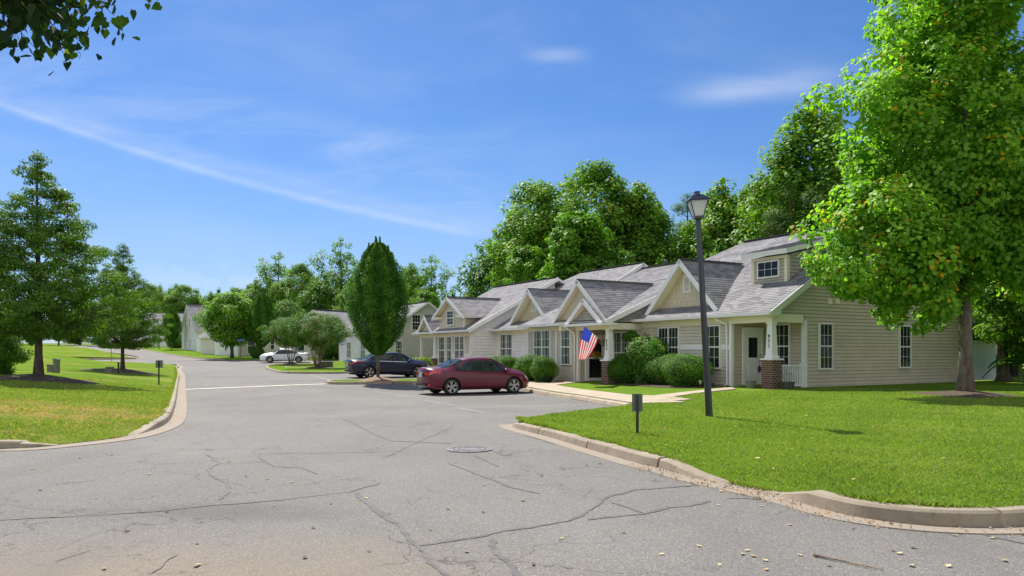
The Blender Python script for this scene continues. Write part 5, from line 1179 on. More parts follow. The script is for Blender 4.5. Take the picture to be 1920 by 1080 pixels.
# ------------------------------------------------------------------ grass blades on the near lawns (beyond counting)
def blades(name, poly, zf, n, hgt, m, seed, dens, wid=.004, lean=.75, edge=None, extra=None):
    rs = np.random.RandomState(seed); xs = [q[0] for q in poly]; ys = [q[1] for q in poly]; X = []; Y = []; tot = 0
    while tot < n:
        x = rs.uniform(min(xs), max(xs), 200000); y = rs.uniform(min(ys), max(ys), 200000)
        k = inside(poly, x, y) & (rs.uniform(0, 1, 200000) < dens(x, y)); X.append(x[k]); Y.append(y[k]); tot += k.sum()
    x = np.concatenate(X)[:n]; y = np.concatenate(Y)[:n]; ex = np.zeros(n)
    if extra is not None: x = np.concatenate([x, extra[0]]); y = np.concatenate([y, extra[1]]); ex = np.concatenate([ex, np.ones(len(extra[0]))])
    n = len(x); z = zf(x, y); dist = np.hypot(x, y)
    h = hgt*rs.uniform(.4, 1.15, n)*(1+.35*np.sin(x*3.1+y*1.7)*np.sin(y*2.3))*(1+.5*ex); w = wid*np.maximum(1, dist/8)*rs.uniform(.7, 1.4, n)
    a = rs.uniform(0, 6.28, n); dx, dy = np.cos(a), np.sin(a); l = rs.uniform(0, lean, n)*h*2; b = rs.uniform(0, 6.28, n)
    C = np.stack([x, y, z-.005], 1); Wd = np.stack([dx*w, dy*w, 0*w], 1); T_ = C+np.stack([np.cos(b)*l, np.sin(b)*l, h], 1); Md = C+np.stack([np.cos(b)*l*.3, np.sin(b)*l*.3, h*.55], 1)
    co = np.stack([C-Wd, C+Wd, Md+Wd*.8, T_, Md-Wd*.8], 1).reshape(-1, 3).astype(np.float32)
    me = bpy.data.meshes.new(name); me.vertices.add(n*5); me.vertices.foreach_set('co', co.ravel()); me.loops.add(n*5); me.loops.foreach_set('vertex_index', np.arange(n*5, dtype=np.int32))
    me.polygons.add(n); me.polygons.foreach_set('loop_start', np.arange(0, n*5, 5, dtype=np.int32)); tone = np.clip(rs.normal(.5, .22, n)+.16*np.sin(x*.9+1)*np.sin(y*1.1)+.13*np.sin(x*2.3+y*1.1)*np.sin(y*2.9-x), 0, .97)
    if edge is not None: tone = np.where(rs.uniform(0, 1, n) < edge(x, y), .99, tone)
    at_ = me.attributes.new('tone', 'FLOAT', 'POINT'); at_.data.foreach_set('value', np.repeat(tone, 5).astype(np.float32)); me.materials.append(m); me.update(calc_edges=True)
    o = link(name, me); return o
M_BLADE = leaf_mat('grass_blade', (.15, .245, .038), (.275, .375, .07), (.46, .35, .18), .98, rough=.6, trans=.35, tcol=(1.4, 1.5, .5))
poly_r = [q for q in R_out[:len(rk)-2]] + [(17, 24), (12, 27.5), (8, 25), tuple(w2[:2]), tuple(w1[:2]), (3.4, 19.6), tuple(nose[0])]
dn = lambda x, y: np.clip((8.5/np.hypot(x, y))**1.7, 0, 1)
o = blades('grass', poly_r, lz_right, 330000, .040, M_BLADE, 3, dn, edge=lambda x, y: .02+.05*(np.sin(x*1.3+2)*np.sin(y*.9) > .5), extra=fringe(rk[:20], 22000, 5, .012)); tag(o, 'short bright green grass covering the right lawn', 'grass', kind='stuff')
poly_l = lk[2:13] + [(-20, 40), (-32, 34), (-26, 16), (-16, 9)]
def patch_(x, y): return np.exp(-(((x+9.0)/3.3)**2+((y-14.3)/2.6)**2))*np.clip(.6+.5*np.sin(x*2.1+y*.7)*np.sin(y*2.6-x*.8+1)+.45*np.sin(x*5.3-y*2)*np.sin(y*6.1+x*3), .08, 1.2)
def dry(x, y): return np.clip(.12+.95*patch_(x, y), 0, .92)
o = blades('grass', poly_l, lz_left, 170000, .036, M_BLADE, 4, lambda x, y: np.clip((13/np.hypot(x, y))**1.7, 0, 1)*(1-sstep(24, 37, np.hypot(x, y)))*(1-.62*np.clip(patch_(x, y), 0, 1)), edge=dry, extra=fringe(lk[1:15], 16000, 6, .012)); tag(o, 'patchy green and straw coloured grass covering the left lawn', 'grass', kind='stuff')
# ------------------------------------------------------------------ cars
M_TYRE = mat('tyre_rubber', (.018, .018, .018), .85); M_RIM = mat('alloy', (.42, .42, .43), .35, metal=.9); M_BLK = mat('black_plastic', (.012, .012, .013), .5); M_ARCH = mat('wheel_arch', (.008, .008, .008), .95)
M_CGLASS = glass_mat('car_glass', (.30, .42, .40), base=(.035, .055, .052), mixf=.40)
M_TAIL = mat('tail_lamp', (.50, .012, .015), .12, coat=1); M_HEAD = mat('head_lamp', (.75, .76, .78), .12, coat=1); M_CHROME = mat('chrome', (.75, .76, .78), .15, metal=1)
def interp(tab, x):
    xs = [a for a, b in tab]; ys = [b for a, b in tab]; n = len(xs)
    if x <= xs[0]: return ys[0]
    if x >= xs[-1]: return ys[-1]
    i = max(j for j in range(n) if xs[j] <= x); i = min(i, n-2)
    def m_(k):   # monotone slopes
        if k == 0 or k == n-1: return 0 if k else (ys[1]-ys[0])/(xs[1]-xs[0])
        a = (ys[k]-ys[k-1])/(xs[k]-xs[k-1]); b = (ys[k+1]-ys[k])/(xs[k+1]-xs[k]); return 0 if a*b <= 0 else 2*a*b/(a+b)
    h = xs[i+1]-xs[i]; t = (x-xs[i])/h
    return (2*t**3-3*t*t+1)*ys[i]+(t**3-2*t*t+t)*h*m_(i)+(-2*t**3+3*t*t)*ys[i+1]+(t**3-t*t)*h*m_(i+1)
def make_car(name, label, sp, paint, loc, heading, drop=0):
    L, Wd, Ht = sp['L'], sp['W'], sp['H']; hw = Wd/2
    top = sp['top']; belt = sp['belt']
    bot = [(0, .42), (.02, .30), (.08, .23), (.2, .19), (.8, .19), (.95, .22), (.985, .27), (1, .36)]
    wid = [(0, .70), (.015, .84), (.05, .93), (.14, .985), (.3, 1.0), (.7, 1.0), (.86, .975), (.94, .90), (.98, .78), (1, .60)]
    def sec(u):
        zb, zt, zs, w = interp(bot, u), interp(top, u)*Ht, interp(belt, u)*Ht, interp(wid, u)*hw
        zs = min(zs, zt-.015); c = max(0, min(1, (zt-zs-.06)/.30)); wr = sp.get('roof', .60)
        zm = zb+(zs-zb)*.5
        P = [(0, zb), (w*.86, zb), (w*.955, zb+.07), (w*.992, zb+(zs-zb)*.30), (w*1.0, zb+(zs-zb)*.58), (w*.985, zs-.07), (w*.955, zs)]
        g0 = (w*.915, zs+.022*c+.004); hood = [(w*.80, zs+(zt-zs)*.62), (w*.55, zs+(zt-zs)*.88), (w*.28, zt-.003), (0, zt)]
        cab = [(wr+.065, zt-.115), (wr-.03, zt-.035), (wr*.5, zt-.006), (0, zt)]
        P.append(g0); 
        for a, b in zip(hood, cab): P.append((a[0]+(b[0]-a[0])*c, a[1]+(b[1]-a[1])*c))
        return P
    def cr(P, v):
        n = len(P)-1; q = v*n; i = min(int(q), n-1); t = q-i; p1, p2 = P[i], P[i+1]; p0 = P[i-1] if i else (-P[1][0], P[1][1]); p3 = P[i+2] if i+2 <= n else (-P[n-1][0], P[n-1][1])
        return tuple(.5*(2*p1[k]+(-p0[k]+p2[k])*t+(2*p0[k]-5*p1[k]+4*p2[k]-p3[k])*t*t+(-p0[k]+3*p1[k]-3*p2[k]+p3[k])*t**3)*1.0 for k in (0, 1))
    NP = 11
    def surf(u, v, side=1):
        y, z = cr(sec(u), v)
        # plan bow at the ends
        return Vector((u*L + (.0), side*y, z))
    us = sorted(set([0, .004, .012, .025]+[i/130 for i in range(4, 127)]+[.984, .992, 1])); K = 60
    b = MB()
    for u in us:
        ring = [surf(u, j/K, 1) for j in range(K+1)] + [surf(u, j/K, -1) for j in range(K-1, 0, -1)]
        bow = 0
        for p in ring:
            e = (abs(p.y)/hw)**2
            x = p.x
            if u < .06: x += .16*e*(1-u/.06)
            if u > .90: x -= .30*e*((u-.90)/.10)
            b.v.append((x, p.y, p.z))
    n = 2*K
    for i in range(len(us)-1):
        for j in range(n): j2 = (j+1) % n; b.f.append((i*n+j, i*n+j2, (i+1)*n+j2, (i+1)*n+j)); b.mi.append(0)
    b.f.append(tuple(range(n))); b.mi.append(0); b.f.append(tuple((len(us)-1)*n+j for j in range(n))[::-1]); b.mi.append(0)
    root = empty(name, loc, heading, label, 'car')
    body = b.build('body', [paint, M_ARCH], root, smooth=True)
    # wheel arches: open the skin round each wheel and line the opening
    ax = (sp['rear']*L, sp['rear']*L+sp['base']); WR = sp['wr']; RA = WR+.05
    bm = bmesh.new(); bm.from_mesh(body.data); kill = []
    for f in bm.faces:
        for x in ax:
            if abs(f.calc_center_median().y) < hw-.30: continue
            ins = [math.hypot(v.co.x-x, v.co.z-WR+.01) < RA for v in f.verts]
            if all(ins): kill.append(f); break
    mv = {}
    ks = set(kill)
    for v in bm.verts:
        for x in ax:
            dd = math.hypot(v.co.x-x, v.co.z-WR+.01)
            if dd < RA and abs(v.co.y) > hw-.34 and any(f not in ks for f in v.link_faces): mv[v] = x
    bmesh.ops.delete(bm, geom=kill, context='FACES_ONLY')
    for v, x in mv.items():
        if not v.is_valid: continue
        dx, dz = v.co.x-x, v.co.z-WR+.01; dd = max(.02, math.hypot(dx, dz))
        if v.co.z > .24: v.co.x = x+dx/dd*RA; v.co.z = WR-.01+dz/dd*RA
    bmesh.ops.delete(bm, geom=[v for v in bm.verts if not v.link_faces], context='VERTS')
    bm.to_mesh(body.data); bm.free(); body.data.set_sharp_from_angle(angle=R(35))
    li = MB()
    for x in ax:
        for sg in (-1, 1):
            li.lathe([(RA+.012, sg*(hw-.02)), (RA+.004, sg*(hw-.30)), (0, sg*(hw-.30))], 40, c=(x, 0, WR-.01), axis='y')
    li.v = [(a_, b_, max(c_, .17)) for a_, b_, c_ in li.v]
    li.build('wheel_arch_liner', M_ARCH, root)
    def patch(nm, u0, u1, v0, v1, side, m, off=.006, nu=14, nv=6, parent=root, both=False, th=0, bow=True):
        """panel following the body skin; u0/u1 may be functions of v fraction, v0/v1 of u"""
        g = MB(); E = 1e-3
        rows = []
        for i in range(nu+1):
            row = []
            for j in range(nv+1):
                fv = j/nv; a0 = u0(fv) if callable(u0) else u0; a1 = u1(fv) if callable(u1) else u1; u = a0+(a1-a0)*i/nu
                b0 = v0(i/nu) if callable(v0) else v0; b1 = v1(i/nu) if callable(v1) else v1; v = b0+(b1-b0)*fv
                p = surf(u, min(1, v), side) if v <= 1 else surf(u, 2-v, -side)
                q = surf(u+E, min(1, v), side) if v <= 1 else surf(u+E, 2-v, -side); r_ = surf(u, min(1, v+E), side) if v < 1-E else (surf(u, min(1, v), side)+Vector((0, -side*E, 0)) if v <= 1 else surf(u, 2-v-E, -side))
                nn = (q-p).cross(r_-p); nn = nn.normalized() if nn.length > 1e-9 else Vector((0, 0, 1))
                if nn.dot(Vector((0, p.y if abs(p.y) > .3 else 0, 1))) < 0: nn = -nn
                e = (abs(p.y)/hw)**2; dx = .16*e*(1-u/.06) if u < .06 else (-.30*e*((u-.90)/.10) if u > .90 else 0)
                row.append(p+nn*off+Vector((dx if bow else 0, 0, 0)))
            rows.append(row)
        for i in range(nu):
            for j in range(nv): g.face([rows[i][j], rows[i+1][j], rows[i+1][j+1], rows[i][j+1]])
        bm = MB(); bm.v = g.v; bm.f = g.f; bm.mi = g.mi
        o = bm.build(nm, m, parent, smooth=False); bmm = bmesh.new(); bmm.from_mesh(o.data); bmesh.ops.remove_doubles(bmm, verts=bmm.verts, dist=1e-5); bmm.to_mesh(o.data); bmm.free()
        o.data.polygons.foreach_set('use_smooth', [True]*len(o.data.polygons)); return o
    V6 = 7/NP; V7 = 8/NP; gl = sp['glass']
    for sg in (-1, 1):
        for (a, b_, nm, ta, tb) in gl['side']:
            patch(nm, (lambda f, a=a, ta=ta: a+ta*f), (lambda f, b_=b_, tb=tb: b_+tb*f), V6+.008, V7-.006, sg, M_CGLASS, .005)
            # thin black surround
        patch('window_trim', gl['side'][0][0]-.012, gl['side'][-1][1]+.012, V6-.004, V6+.008, sg, M_CHROME if sp.get('chrome') else M_BLK, .006, 20, 1)
        patch('door_pillar', gl['side'][-2][1]-.004, gl['side'][-1][0]+.004, V6+.01, V7-.01, sg, M_BLK, .004, 2, 5)
        ub = gl['side'][-2][1]+.008
        for us_ in sp['seams']: patch('door_seam', us_, us_+.0022, 2.2/NP, V6-.01, sg, M_BLK, .0015, 1, 14)
        patch('door_seam', sp['seams'][0], sp['seams'][-1], 2.2/NP, 2.24/NP, sg, M_BLK, .0015, 14, 1)
        for uh in sp['handles']: patch('door_handle', uh, uh+.035, 5.05/NP, 5.30/NP, sg, paint, .022, 3, 2)
        # side skirt, lamps, mirrors
        patch('side_skirt', .22, .74, 1.2/NP, 2.0/NP, sg, M_BLK, .004, 8, 3)
        t = sp['tail']; patch('taillight', t[0], (lambda f: t[1]+.02*f), t[2]/NP, t[3]/NP, sg, M_TAIL, .010, 8, 5)
        h_ = sp['head']; patch('headlight', (lambda f: h_[0]-.03*f), h_[1], h_[2]/NP, h_[3]/NP, sg, M_HEAD, .008, 8, 4)
        mi = MB(); mx = surf(gl['side'][-1][1]-.03, V6, sg); mi.lathe([(.0, -.10), (.055, -.085), (.075, 0), (.07, .06), (0, .075)], 12, c=(0, 0, 0), axis='y')
        mo = mi.build('mirror', paint, root, smooth=True); mo.location = (mx.x+.02, mx.y+sg*.09, mx.z+.06); mo.scale = (.8, 1, .95)
        k = MB(); k.obox((mx.x+.02, mx.y+sg*.0, mx.z+.02), (.03, 0, 0), (0, .06, 0), (0, 0, .012)); k.build('mirror_arm', M_BLK, root)
    w0, w1 = gl['wind']; patch('windscreen', w0, w1, V7+.012, 2-V7-.012, 1, M_CGLASS, .006, 10, 16)
    r0, r1 = gl['rearw']; patch('rear_window', r0, r1, V7+.02, 2-V7-.02, 1, M_CGLASS, .006, 10, 16)
    # plates, bumpers, exhaust, spoiler
    zc = sp['plate']; x0 = .0
    pl = MB(); pl.obox((-.012, 0, zc), (.008, 0, 0), (0, .155, 0), (0, 0, .078)); pl.build('number_plate', mat('plate', (.42, .55, .60), .4), root)
    gr = MB(); gr.obox((.0, 0, zc+.10), (.012, 0, 0), (0, .26, 0), (0, 0, .014)); gr.build('boot_trim', M_CHROME, root)
    em = MB(); em.lathe([(.0, 0), (.055, 0), (.055, .01), (.04, .012), (0, .012)], 16, axis='z'); eo = em.build('emblem', M_CHROME, root); eo.rotation_euler = (0, R(-75), 0); eo.location = (.02, 0, zc+.155)
    for nm_, xx, zz, hh_ in (('bumper_trim', .03, .40, .035), ('grille', L-.052, .56, .04), ('air_intake', L-.05, .40, .045)):
        lb = MB(); lb.obox((xx, 0, zz), (.045, 0, 0), (0, .36 if xx > 1 else .48, 0), (0, 0, hh_)); lb.build(nm_, M_BLK, root)
    for sg in (-1, 1):
        lb = MB(); lb.obox((.075, sg*.52, zc+.05), (.05, sg*.0, 0), (.045, sg*.11, 0), (0, 0, .04)); lb.build('taillight', M_TAIL, root)
    rf = MB(); rf.obox((.09, hw*.78, .40), (.02, -.03, 0), (.03, .05, 0), (0, 0, .02)); rf.obox((.09, -hw*.78, .40), (.02, .03, 0), (.03, -.05, 0), (0, 0, .02)); rf.build('reflector', M_TAIL, root)
    under = MB(); under.obox((L*.5, 0, .24), (L*.44, 0, 0), (0, hw*.72, 0), (0, 0, .05)); under.build('underbody', M_ARCH, root)
    seats = MB()
    for sx in (.40, .585):
        for sy in (-.36, .36): seats.obox((sx*L, sy, .82), (.07, 0, -.0), (0, .22, 0), (-.05, 0, .22)); seats.obox((sx*L-.06, sy, 1.10), (.045, 0, 0), (0, .12, 0), (0, 0, .09))
    # wheels
    whs = []
    for x in ax:
        for sg in (-1, 1):
            wr_ = empty('wheel', (x, sg*(hw-.115), WR)); wr_.parent = root; wr_.rotation_euler = (0, random.uniform(0, 1), 0)
            ty = MB(); ty.lathe([(WR*.70, -.10), (WR*.93, -.105), (WR*.99, -.07), (WR, 0), (WR*.99, .07), (WR*.93, .105), (WR*.70, .10), (WR*.66, 0), (WR*.70, -.10)], 40, axis='y'); ty.build('tyre', M_TYRE, wr_, smooth=True)
            ri = MB(); ri.lathe([(WR*.71, sg*.10), (WR*.67, sg*.098), (WR*.64, sg*.06), (WR*.64, -sg*.08)], 40, axis='y')
            ns = sp['spokes']
            for q in range(ns):
                a = 2*math.pi*q/ns; tw = sp.get('twin', 0)
                for da in ((-tw, tw) if tw else (0,)):
                    p0 = Vector((math.cos(a)*.045, sg*.080, math.sin(a)*.045)); p1 = Vector((math.cos(a+da)*WR*.66, sg*.088, math.sin(a+da)*WR*.66)); dr_ = (p1-p0); ln = dr_.length; dr_.normalize(); sd2 = dr_.cross(Vector((0, 1, 0)))
                    k = len(ri.v)
                    for f_, ww in ((0, .016), (1, sp['spw'])):
                        c_ = p0+dr_*ln*f_
                        for s1, s2 in ((-1, -1), (1, -1), (1, 1), (-1, 1)): ri.v.append(tuple(c_+sd2*ww*s1+Vector((0, .012*s2, 0))))
                    for qd in ((0,1,5,4),(1,2,6,5),(2,3,7,6),(3,0,4,7),(4,5,6,7),(0,3,2,1)): ri.f.append(tuple(k+i for i in qd)); ri.mi.append(0)
            ri.lathe([(0, sg*.10), (.05, sg*.098), (.055, sg*.07)], 14, axis='y'); ri.build('rim', M_RIM, wr_)
            bd = MB(); bd.lathe([(0, sg*.03), (WR*.64, sg*.03), (WR*.64, -sg*.08)], 30, axis='y'); bd.build('brake', M_ARCH, wr_)
    return root
def paint(name, c, fl=.0): return mat(name, c, .32, metal=fl, coat=.4, spec=.4)
CIV = dict(L=4.55, W=1.76, H=1.45, rear=.205, base=2.67, wr=.322, roof=.56, spokes=5, twin=.20, spw=.022, seams=(.315, .505, .73), handles=(.33, .525), plate=.76,
  top=[(0, .62), (.004, .67), (.014, .71), (.05, .73), (.14, .748), (.20, .80), (.30, .925), (.40, .985), (.50, 1.0), (.58, .985), (.66, .90), (.74, .765), (.80, .69), (.88, .635), (.95, .54), (.985, .45), (1, .36)],
  belt=[(0, .57), (.02, .61), (.08, .635), (.3, .625), (.5, .60), (.75, .57), (.88, .52), (.96, .43), (1, .34)],
  glass=dict(side=[(.235, .300, 'quarter_window', .035, .0), (.310, .495, 'side_window', .01, 0), (.515, .735, 'side_window', 0, -.085)], wind=(.605, .755), rearw=(.135, .325)), tail=(.0, .105, 4.9, 6.6), head=(.915, .975, 5.0, 6.6))
ACC = dict(CIV, L=4.9, W=1.86, H=1.45, rear=.205, base=2.83, wr=.335, roof=.60, spokes=5, twin=.0, spw=.055, chrome=True, plate=.76,
  top=[(0, .62), (.004, .67), (.014, .70), (.05, .715), (.12, .735), (.20, .80), (.32, .94), (.42, .992), (.50, 1.0), (.58, .98), (.65, .895), (.71, .775), (.76, .715), (.86, .67), (.95, .58), (.985, .48), (1, .38)],
  glass=dict(side=[(.20, .27, 'quarter_window', .05, .0), (.285, .475, 'side_window', .01, 0), (.495, .70, 'side_window', 0, -.085)], wind=(.575, .72), rearw=(.10, .32)), tail=(.0, .115, 5.1, 6.6), seams=(.30, .485, .70))
WHT = dict(ACC, wr=.33, spokes=10, spw=.022, chrome=False)
def park(name, label, sp, pt, rear_wheel_px, hdg, hgt):
    p = gp(*rear_wheel_px); hd = R(hdg); hw = sp['W']/2
    # right rear wheel at p: root origin = rear bumper centre line
    off = Vector((sp['rear']*sp['L'], -hw+.1, 0)); rot = Matrix.Rotation(hd, 3, 'Z'); o = p - rot @ off
    make_car(name, label, sp, pt, (o.x, o.y, p.z+.0), hd)
park('sedan', 'dark red sedan parked nose in, with a red lamp cluster and twin spoke wheels', CIV, paint('red_paint', (.12, .006, .020), .0), (846, 741), 28, 0)
park('sedan', 'dark navy blue sedan parked behind the upright hornbeam', ACC, paint('navy_paint', (.006, .010, .035), .0), (692, 709), 28, 0)
p = gp(560, 680); hdw = R(180+14); rot = Matrix.Rotation(hdw, 3, 'Z'); o_ = p - rot @ Vector((WHT['rear']*WHT['L'], WHT['W']/2-.1, 0))
make_car('sedan', 'white sedan facing left behind the crape myrtles', WHT, paint('white_paint', (.72, .74, .76)), (o_.x, o_.y, p.z), hdw)
# ------------------------------------------------------------------ street lamp (leans to the left)
lp = gp(1330, 782, 0, lz_right); LH = 4.32
root = empty('street_lamp', lp, 0, 'black post lamp with a frosted lantern, leaning left on the right lawn', 'street lamp')
M_BLACKP = mat('black_enamel', (.012, .013, .018), .35, coat=.4)
m_ = MB(); m_.lathe([(.085, -.2), (.078, .0), (.073, .1), (.062, 2.0), (.050, 4.0), (.045, 4.02), (.07, 4.03), (.075, 4.06), (.04, 4.07)], 20); m_.build('post', M_BLACKP, root, smooth=True, angle=40)
m_ = MB(); hb, ht = .095, .175; z0, z1 = 4.10, 4.40
m_.box((-.10, -.10, 4.05), (.10, .10, 4.10))
for sx, sy in ((-1,-1),(1,-1),(1,1),(-1,1)): m_.tube([(sx*hb, sy*hb, z0), (sx*ht, sy*ht, z1)], [.011, .011], 6)
for a, b, w_ in ((z1-.004, z1+.018, ht+.015),): m_.box((-w_, -w_, a), (w_, w_, b))
k = len(m_.v)
for r_, z_ in ((.215, z1+.018), (.10, z1+.12), (.055, z1+.135), (.05, z1+.18), (.065, z1+.19), (.03, z1+.21)):
    for sx, sy in ((-1,-1),(1,-1),(1,1),(-1,1)): m_.v.append((sx*r_, sy*r_, z_))
for q in range(5):
    for j in range(4): j2 = (j+1) % 4; m_.f.append((k+q*4+j, k+q*4+j2, k+q*4+4+j2, k+q*4+4+j)); m_.mi.append(0)
m_.f.append((k, k+1, k+2, k+3)); m_.mi.append(0); m_.f.append((k+20, k+21, k+22, k+23)); m_.mi.append(0)
ln_ = m_.build('lantern', M_BLACKP, root)
g = MB(); g.v = []; k = 0
for r_, z_ in ((hb-.004, z0+.004), (ht-.006, z1-.006)):
    for sx, sy in ((-1,-1),(1,-1),(1,1),(-1,1)): g.v.append((sx*r_, sy*r_, z_))
for j in range(4): j2 = (j+1) % 4; g.f.append((j, j2, 4+j2, 4+j)); g.mi.append(0)
fm = bpy.data.materials.new('frosted_pane'); fm.use_nodes = True; t = NT(fm.node_tree); bsd = t.n['Principled BSDF']; bsd.inputs['Base Color'].default_value = (.82, .84, .86, 1); bsd.inputs['Roughness'].default_value = .35
tr = t.add('ShaderNodeBsdfTranslucent'); tr.inputs[0].default_value = (.9, .92, .95, 1); mx = t.add('ShaderNodeMixShader'); mx.inputs[0].default_value = .5; t.l.new(bsd.outputs[0], mx.inputs[1]); t.l.new(tr.outputs[0], mx.inputs[2]); t.l.new(mx.outputs[0], t.n['Material Output'].inputs[0])
g.build('lamp_glass', fm, ln_)
bpy.context.view_layer.update()
root.rotation_euler = (R(0), R(-3.2), R(0)); root.rotation_mode = 'YXZ'
LSC = (782-358)/F*lp.y/4.61; root.scale = (LSC, LSC, LSC)
# ------------------------------------------------------------------ signs and posts
def sign_post(p, h, w, ph, label, name='marker_sign', back=True, yaw=0, pm=None):
    r = empty(name, p, yaw, label, 'sign')
    a = MB(); a.box((-.022, -.022, -.1), (.022, .022, h)); a.build('post', M_BLACKP, r)
    b = MB(); yy = (.024, .036) if back else (-.036, -.024); b.box((-w/2, yy[0], h-ph), (w/2, yy[1], h+.01)); b.build('plate', pm or mat('sign_back', (.115, .155, .115), .5, var=.1), r)
    return r
p = gp(1195, 815, 0, lz_right); sign_post(p, .63*p.y/11.7, .165, .27, 'short dark post sign seen from behind near the right kerb', yaw=R(-8))
p = gp(298, 720, 0, lz_left); sign_post(p, 44/F*p.y, .30, .30, 'short black post sign with a grey plate by the left kerb', pm=mat('grey_plate', (.20, .195, .18), .6))
p = gp(222, 700, 0, lz_left); r = empty('marker_post', p, 0, 'thin black marker post beside the second pin oak trunk', 'post'); a = MB(); a.tube([(0, 0, -.1), (0, 0, .52)], [.045, .045], 10); a.lathe([(.06, .50), (.06, .54), (0, .56)], 10); a.build('post', M_BLACKP, r)
p = gp(209, 676, 0, lz_left); r = empty('sign_pole', p, 0, 'slim pole behind the second pin oak by the side street', 'pole'); a = MB(); a.tube([(0, 0, -.1), (0, 0, 1.9)], [.03, .03], 8); a.build('post', mat('galv', (.25, .26, .27), .5, metal=.5), r); a = MB(); a.box((-.28, -.01, 1.7), (.28, .01, 1.88)); a.build('plate', MATS['galv'], r)
p = gp(298, 653, .15); r = empty('lamp_pole', p, 0, 'distant black lamp pole left of the egg shaped hornbeam', 'pole'); a = MB(); a.tube([(0, 0, -.1), (0, 0, 3.4)], [.09, .07], 8); a.lathe([(.14, 3.4), (.2, 3.75), (.24, 3.77), (0, 4.0)], 8); a.build('post', M_BLACKP, r)
p = gp(451, 672, .1); r = empty('street_sign', p, 0, 'street name sign with a blue blade left of the second hornbeam', 'street sign'); a = MB(); a.tube([(0, 0, -.1), (0, 0, 2.0)], [.035, .035], 8); a.build('post', mat('brown_post', (.12, .09, .07), .6), r); a = MB(); a.box((-.42, -.012, 1.98), (.42, .012, 2.16)); a.build('blade', mat('blue_sign', (.07, .17, .50), .4), r)
# ------------------------------------------------------------------ utility boxes
def ubox(p, w, dp, h, label, m, name='utility_box', lid=True, yaw=0):
    r = empty(name, p, yaw, label, 'utility box'); a = MB(); a.box((-w/2, -dp/2, -.05), (w/2, dp/2, h*.86)); a.build('cabinet', m, r)
    b = MB(); k = len(b.v); ww, dd = w/2+.02, dp/2+.02
    b.prism([(-ww, -dd, h*.86), (ww, -dd, h*.86), (ww, -dd, h*.94), (ww-.04, -dd, h), (-ww+.04, -dd, h), (-ww, -dd, h*.94)], (0, 2*dd, 0)); b.build('lid', m, r)
    c = MB(); c.box((-w*.3, -dp/2-.01, h*.35), (w*.3, -dp/2, h*.75)); c.build('door_panel', m, r); return r
GB = mat('box_green', (.075, .095, .062), .6, var=.1, vscale=4); GG = mat('box_grey', (.17, .175, .15), .7, var=.1, vscale=4)
p = gp(96, 697.5, 0, lz_left); ubox(p, .26, .22, .35, 'lower of the two grey green pedestals left of the first pin oak shadow', GG)
p = gp(106, 698, 0, lz_left); ubox(p, .20, .20, .62, 'taller of the two grey green pedestals right of the first pin oak trunk', GG)
p = gp(206, 699, 0, lz_left); ubox(p, .28, .25, .30, 'squat grey utility box left of the second pin oak', GG)
p = gp(611, 688.5, KT); ubox(p, 1.0, .7, .47, 'dark green ground transformer box on the second grass island', GB)
# ------------------------------------------------------------------ vinyl fences
MV = mat('vinyl_white', (.74, .76, .78), .45, var=.03, vscale=2)
def fence(pts, h, label, step=2.4):
    r = empty('vinyl_fence', (pts[0][0], pts[0][1], pts[0][2]), 0, label, 'fence'); o = Vector(pts[0])
    a = MB(); b = MB()
    for i in range(len(pts)-1):
        A0, B0 = Vector(pts[i]), Vector(pts[i+1]); n = max(1, round((B0-A0).length/step)); d = (B0-A0)/n; u = d.normalized(); sd_ = Vector((-u.y, u.x, 0)).normalized()
        for j in range(n+1):
            q = A0+d*j-o; a.obox(q+Vector((0, 0, h/2)), Vector((u.x, u.y, 0)).normalized()*.06, sd_*.06, Vector((0, 0, h/2+.05))); a.obox(q+Vector((0, 0, h+.06)), Vector((u.x, u.y, 0)).normalized()*.075, sd_*.075, Vector((0, 0, .015)))
            if j < n:
                m0 = q+d/2; k = int((d.length-.12)/.15)
                for e in range(k): c = q+u*(.06+(e+.5)*(d.length-.12)/k); b.obox(c+Vector((0, 0, h/2)), u*((d.length-.12)/k/2-.003), sd_*.012, Vector((0, 0, h/2-.06)))
                for zz in (.08, h-.05): b.obox(m0+Vector((0, 0, zz)), u*(d.length/2-.06), sd_*.025, Vector((0, 0, .06)))
    a.build('posts', MV, r); b.build('panels', MV, r)
q0 = row2world(.0, 12.4); q1 = gp(1880, 712.5, 0, lz_right)
fence([(q0.x+.1, q0.y, .12), (q1.x, q1.y, .12), (q1.x+.7, q1.y+3.4, .12)], 1.80, 'white vinyl privacy fence at the back corner of unit 952', 3.2)
fence([tuple(gp(369, 659, .2)), tuple(gp(385, 660, .2)), tuple(gp(412, 663, .15))], 1.9, 'white vinyl fence joining the steep white gable house')
